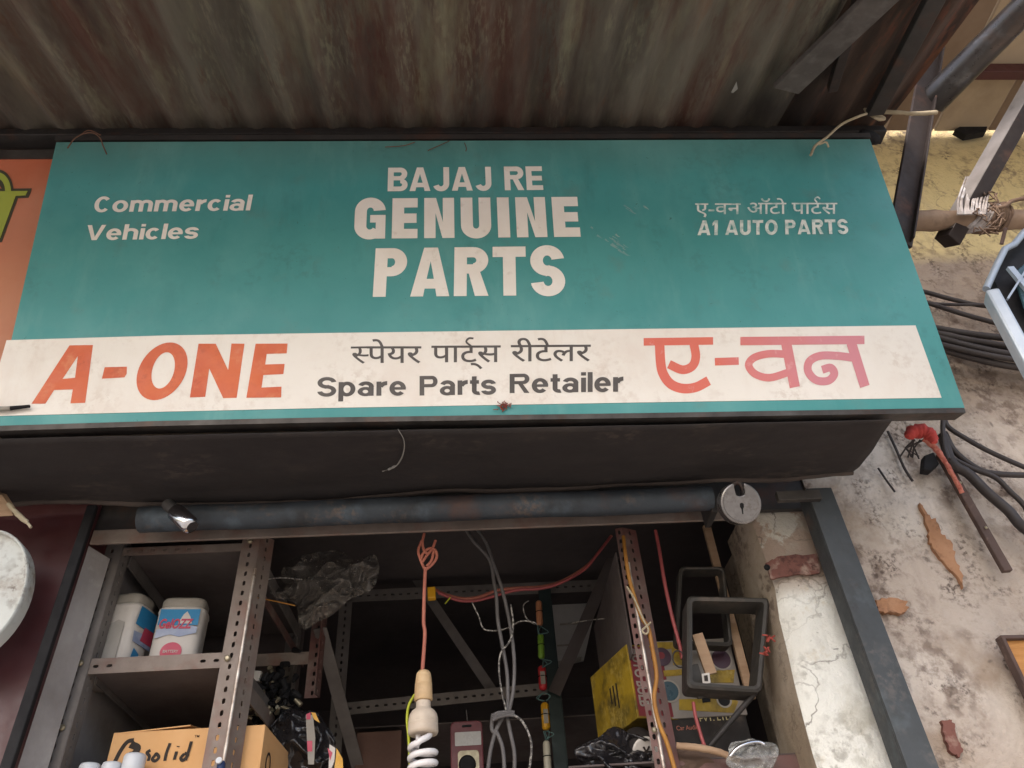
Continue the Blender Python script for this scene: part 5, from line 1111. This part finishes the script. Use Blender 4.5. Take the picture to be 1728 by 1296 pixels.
# ------------------------------------------------------------------ hanging lamp
YL = 1.36
bl = thing('hanging_lamp', P(716, 1240, YL), 'spiral lamp in a cream holder hanging on a terracotta flex', 'lamp')
mb = wire([(718, 958), (716, 1000), (715, 1050), (717, 1070), (713, 1132)], YL, size(3.1, P(716, 1000, YL)))
for pts in ([(716, 960), (708, 940), (706, 928), (712, 912)], [(718, 962), (730, 952), (737, 940), (734, 928), (724, 926), (714, 934), (710, 945)], [(712, 950), (720, 938), (730, 925), (735, 912)], [(720, 956), (728, 946), (732, 930)], [(716, 900), (713, 915), (716, 930), (722, 935)]):
    mb.v += [] ; w_ = wire(pts, YL, size(2.6, P(716, 1000, YL))); o_n = len(mb.v); mb.v += w_.v; mb.f += [[i+o_n for i in f] for f in w_.f]; mb.sm += w_.sm
mb.obj('flex', M['redwire'], bl)
top = P(715, 1131, YL); u1 = size(1, top)*.90
dwn = (P(713, 1290, YL)-top); dwn = V((dwn.x*.3, 0, -1)).normalized()
def lamp(prof, nm, m): MB().lathe(top, dwn, [(h*u1, r*u1*1.07) for h, r in prof], 30).obj(nm, M[m], bl)
lamp([(0, 5), (2, 9), (6, 12), (10, 13), (11, 12.6), (12, 13.2), (24, 14.5), (25, 14), (26, 14.8), (54, 15.8), (56, 14)], 'holder', 'holder')
lamp([(56, 11), (58, 12.5), (68, 12.5), (70, 14), (74, 19), (80, 23), (86, 24.5), (92, 25), (93, 24.4), (94, 25), (97, 25), (98, 24.4), (99, 25), (110, 25.5), (114, 24), (115, 20)], 'ballast', 'cflbase')
ctr = top+dwn*(140*u1); x = V((1, 0, 0)); x = (x-dwn*x.dot(dwn)).normalized(); y = dwn.cross(x)
tubep = []
for i in range(121):
    t_ = i/120; an = 2*math.pi*4.6*t_; r = 22.0*u1; hh = (128+t_*78)*u1
    if t_ < .06: r *= .45+.55*t_/.06; hh = (112+18*t_/.06)*u1
    tubep.append(top+dwn*hh+(x*math.cos(an)+y*math.sin(an))*r)
MB().tube(tubep, 5.4*u1, 12).obj('spiral_tube', M['glass'], bl)
MB().tube([top+dwn*(113*u1)-x*9*u1, top+dwn*(124*u1)-x*8*u1, top+dwn*(136*u1)-x*12*u1], 5*u1, 12).obj('tube_end', M['glass'], bl)
wire([(700, 1172), (690, 1190), (687, 1215), (690, 1250), (692, 1300)], YL+.02, size(2.4, top)).obj('earth_flex', M['limewire'], bl)

# multimeter
Ym = 1.90; zt_ = 0
cm = [P(760, 1222, Ym), P(814, 1222, Ym), P(816, 1340, Ym), P(758, 1340, Ym)]
t = thing('multimeter', cm[3], 'maroon handheld multimeter with a grey screen hanging behind the lamp', 'multimeter')
xx = (cm[0]+cm[1])/2; wv = (cm[1].x-cm[0].x); hv_ = cm[0].z-cm[3].z; o0 = V((xx.x-wv/2, Ym, cm[3].z))
def mp_(u, v, d=0): return V((o0.x+wv*u, Ym-d, o0.z+hv_*v))
def rr(u0, v0, u1_, v1, r, d, k=4):
    out = []; ru, rv = r/wv, r/hv_
    for (cu, cv, a0) in ((u1_-ru, v1-rv, 0), (u0+ru, v1-rv, 90), (u0+ru, v0+rv, 180), (u1_-ru, v0+rv, 270)):
        for i in range(k+1): a = math.radians(a0+90*i/k); out.append(mp_(cu+ru*math.cos(a), cv+rv*math.sin(a), d))
    return out
MB().plate(rr(0, 0, 1, 1, .012, .02), (0, -1, 0), .03).obj('case', M['meter'], t, bevel=.003)
MB().plate(rr(.14, .63, .94, .83, .002, .0215), (0, -1, 0), .003).obj('screen', M['lcd'], t)
MB().plate(rr(.36, .90, .66, .935, .002, .0212), (0, -1, 0), .003).obj('logo_slot', M['black'], t)
dc = mp_(.5, .36, .021)
MB().plate(rr(.22, .20, .86, .56, .008, .0208), (0, -1, 0), .002).obj('dial_plate', M['bolt'], t)
MB().lathe(dc, (0, -1, 0), [(0, wv*.26), (.006, wv*.25), (.008, wv*.2)], 24).obj('dial', M['black'], t)
wire([(787, 1198), (788, 1210), (790, 1226)], Ym-.005, .0012).obj('hook', M['greywire'], t)

# grey flex bundle
t = thing('grey_cable_hank', P(848, 1100, 1.55), 'hank of grey flex hanging from the lintel and tied in a loop', 'cable')
Yg = 1.5; r3 = size(3.3, P(848, 1100, Yg))
for pts in ([(778, 878), (798, 912), (826, 945), (834, 985), (838, 1010), (840, 1045), (848, 1090), (856, 1140), (856, 1195), (850, 1208)], [(802, 888), (820, 915), (832, 950), (846, 990), (856, 1030), (864, 1075), (868, 1120), (866, 1165), (860, 1195), (856, 1210)],
            [(850, 1208), (838, 1230), (828, 1265), (822, 1310)], [(836, 1230), (848, 1262), (852, 1310)], [(856, 1210), (862, 1240), (868, 1270), (868, 1310)], [(832, 1205), (830, 1230), (838, 1240)]):
    wire(pts, Yg, r3).obj('flex', M['greywire'], t)
for k in range(3): wire([(831, 1208+k*4), (840, 1203+k*4), (856, 1201+k*3), (868, 1202+k*3)], Yg-.012-.002*k, r3*.8).obj('binding', M['greywire'], t)
tag(wire([(862, 1204), (880, 1216), (892, 1238), (897, 1262), (892, 1310)], Yg-.01, size(2, P(848, 1100, Yg))).obj('twisted_string', M['twine']), 'black and white twisted string looping right of the grey hank', 'string', 'twisted strings by the grey hank')
tag(wire([(862, 1020), (866, 1050), (864, 1072), (856, 1088), (846, 1100), (842, 1120), (844, 1150), (850, 1182), (854, 1198)], Yg-.01, size(1.6, P(848, 1100, Yg))).obj('twisted_string', M['twine']), 'black and white twisted string hanging left along the grey hank', 'string', 'twisted strings by the grey hank')
tag(wire([(796, 1016), (808, 1040), (813, 1056), (820, 1063), (840, 1064), (860, 1058), (880, 1048), (900, 1050), (906, 1054)], 1.52, .0015).obj('thin_wire', M['twine']), 'thin pale wire looping from the rail to the top packet', 'wire')
tag(wire([(892, 1014), (884, 1020), (884, 1032), (890, 1045), (902, 1054)], 1.53, .0013).obj('thin_wire', M['twine']), 'short dark curl of wire beside the orange packet', 'wire')
tag(wire([(735, 995), (748, 1002), (780, 1010), (810, 1007), (840, 996), (880, 992), (915, 990), (950, 980), (990, 955), (1012, 930), (1032, 904)], 1.62, size(2.8, P(850, 1000, 1.62))).obj('red_flex', M['redwire']), 'terracotta flex running along the back rail up to the lintel', 'flex', 'red flexes on the back rail')
tag(wire([(740, 1000), (770, 1012), (800, 1014), (830, 1007), (870, 996), (912, 993), (945, 984), (985, 962), (1006, 938), (1030, 906)], 1.60, size(2.6, P(850, 1000, 1.62))).obj('red_flex', M['pinkwire']), 'redder flex twisted under the terracotta one on the back rail', 'flex', 'red flexes on the back rail')
tag(MB().bar(P(728, 992, 1.60), P(729, 1012, 1.60), .018, .016, (1, 0, 0)).obj('yellow_tape', M['pk_yellow'], bevel=.003), 'yellow tape wrapped on the back rail behind the lamp flex', 'tape')
tag(wire([(760, 1008), (755, 1014), (751, 1019)], 1.59, .0016).obj('yellow_wire_end', M['limewire']), 'tiny yellow wire end poking from the red flexes', 'wire end')
tag(wire([(958, 1052), (1000, 1046), (1050, 1041)], 1.7, .0013).obj('thin_wire', M['twine']), 'straight pale wire running from the grey board to the maroon upright', 'wire')
# packet strip
t = thing('packet_strip', P(912, 1290, 1.98), 'strip of small coloured packets wired one below another on the green post', 'packet strip')
Yp = 1.96
for nm, (x0, y0, x1, y1), w in (('orange', (909, 1014, 911, 1056), 11), ('green', (912, 1070, 914, 1112), 11), ('red', (914, 1124, 917, 1165), 14), ('yellow', (919, 1186, 922, 1232), 14), ('cream', (922, 1250, 925, 1310), 13)):
    A, B = P(x0, y0, Yp), P(x1, y1, Yp); wv_ = size(w, A); mb = MB(); ax = B-A
    mb.tube([A, A+ax*.04, A+ax*.1, A+ax*.5, A+ax*.9, A+ax*.96, B], [wv_*k for k in (.25, .42, .5, .5, .5, .42, .25)], 12)
    o = mb.obj('packet', M['pk_'+nm], t); o['label'] = nm+' packet'
    if nm in ('red', 'yellow'): MB().plate([A+ax*.28+V((-wv_*.28, -wv_*.52, 0)), A+ax*.28+V((wv_*.28, -wv_*.52, 0)), A+ax*.8+V((wv_*.28, -wv_*.52, 0)), A+ax*.8+V((-wv_*.28, -wv_*.52, 0))], (0, -1, 0), .001).obj('packet_label', M['lid'], t)
    MB().tube([A+ax*.45+V((wv_*.54*math.cos(a), wv_*.54*math.sin(a), 0)) for a in [2*math.pi*k/12 for k in range(13)]], .0012, 5).obj('band', M['black'], t)
for y in (1062, 1118, 1175, 1240):
    x = 911+(y-1060)*.07; mb = MB()
    for k in range(4): mb.tube(spline([P(x+random.uniform(-3, 3), y-6, Yp-.01), P(x+random.uniform(-14, 16), y+random.uniform(-6, 6), Yp-.02), P(x+random.uniform(-3, 3), y+8, Yp-.01)], 4), .0012, 5)
    mb.obj('wire_tie', mat('teal_wire', '#5c7a78', rough=.5, bump=0), t)
# flexes at the right rack
tag(wire([(1052, 905, 1.40), (1056, 940, 1.39), (1064, 985, 1.39), (1082, 1040, 1.39), (1094, 1060, 1.39), (1102, 1100, 1.39), (1108, 1140, 1.39), (1104, 1180, 1.39), (1112, 1220, 1.39), (1126, 1255, 1.39), (1142, 1310, 1.39)], 1.39, size(3.6, P(1090, 1100, 1.39))).obj('ochre_flex', M['ywire']), 'ochre flex trailing down the maroon upright', 'flex')
tag(wire([(1058, 990), (1070, 1010), (1086, 1046), (1094, 1062), (1090, 1070), (1084, 1064), (1092, 1056), (1098, 1050)], 1.385, .002).obj('knotted_string', M['palestick']), 'knotted tan string on the maroon upright', 'string')
tag(wire([(1106, 895), (1112, 925), (1122, 985), (1134, 1040), (1146, 1085), (1152, 1112)], 1.45, size(3.2, P(1120, 1000, 1.45))).obj('red_string', M['pinkwire']), 'red cord hanging from the lintel towards the loudspeaker carton', 'string', 'red strings near the frames')
tag(wire([(1170, 1185), (1174, 1210), (1184, 1245), (1190, 1262)], 1.44, size(2.8, P(1120, 1000, 1.45))).obj('red_string', M['pinkwire']), 'short red cord dropping below the sticks to the brown pouch', 'string', 'red strings near the frames')
tag(MB().tube([P(1146, 1112, 1.44)+V((.012*math.cos(a), 0, .016*math.sin(a))) for a in [2*math.pi*k/16 for k in range(17)]], .0015, 6).obj('wire_loop', M['cable']), 'small dark wire loop at the end of the long red cord', 'wire loop')

for o in list(bpy.data.objects):
    if '_loc' in o: del o['_loc']
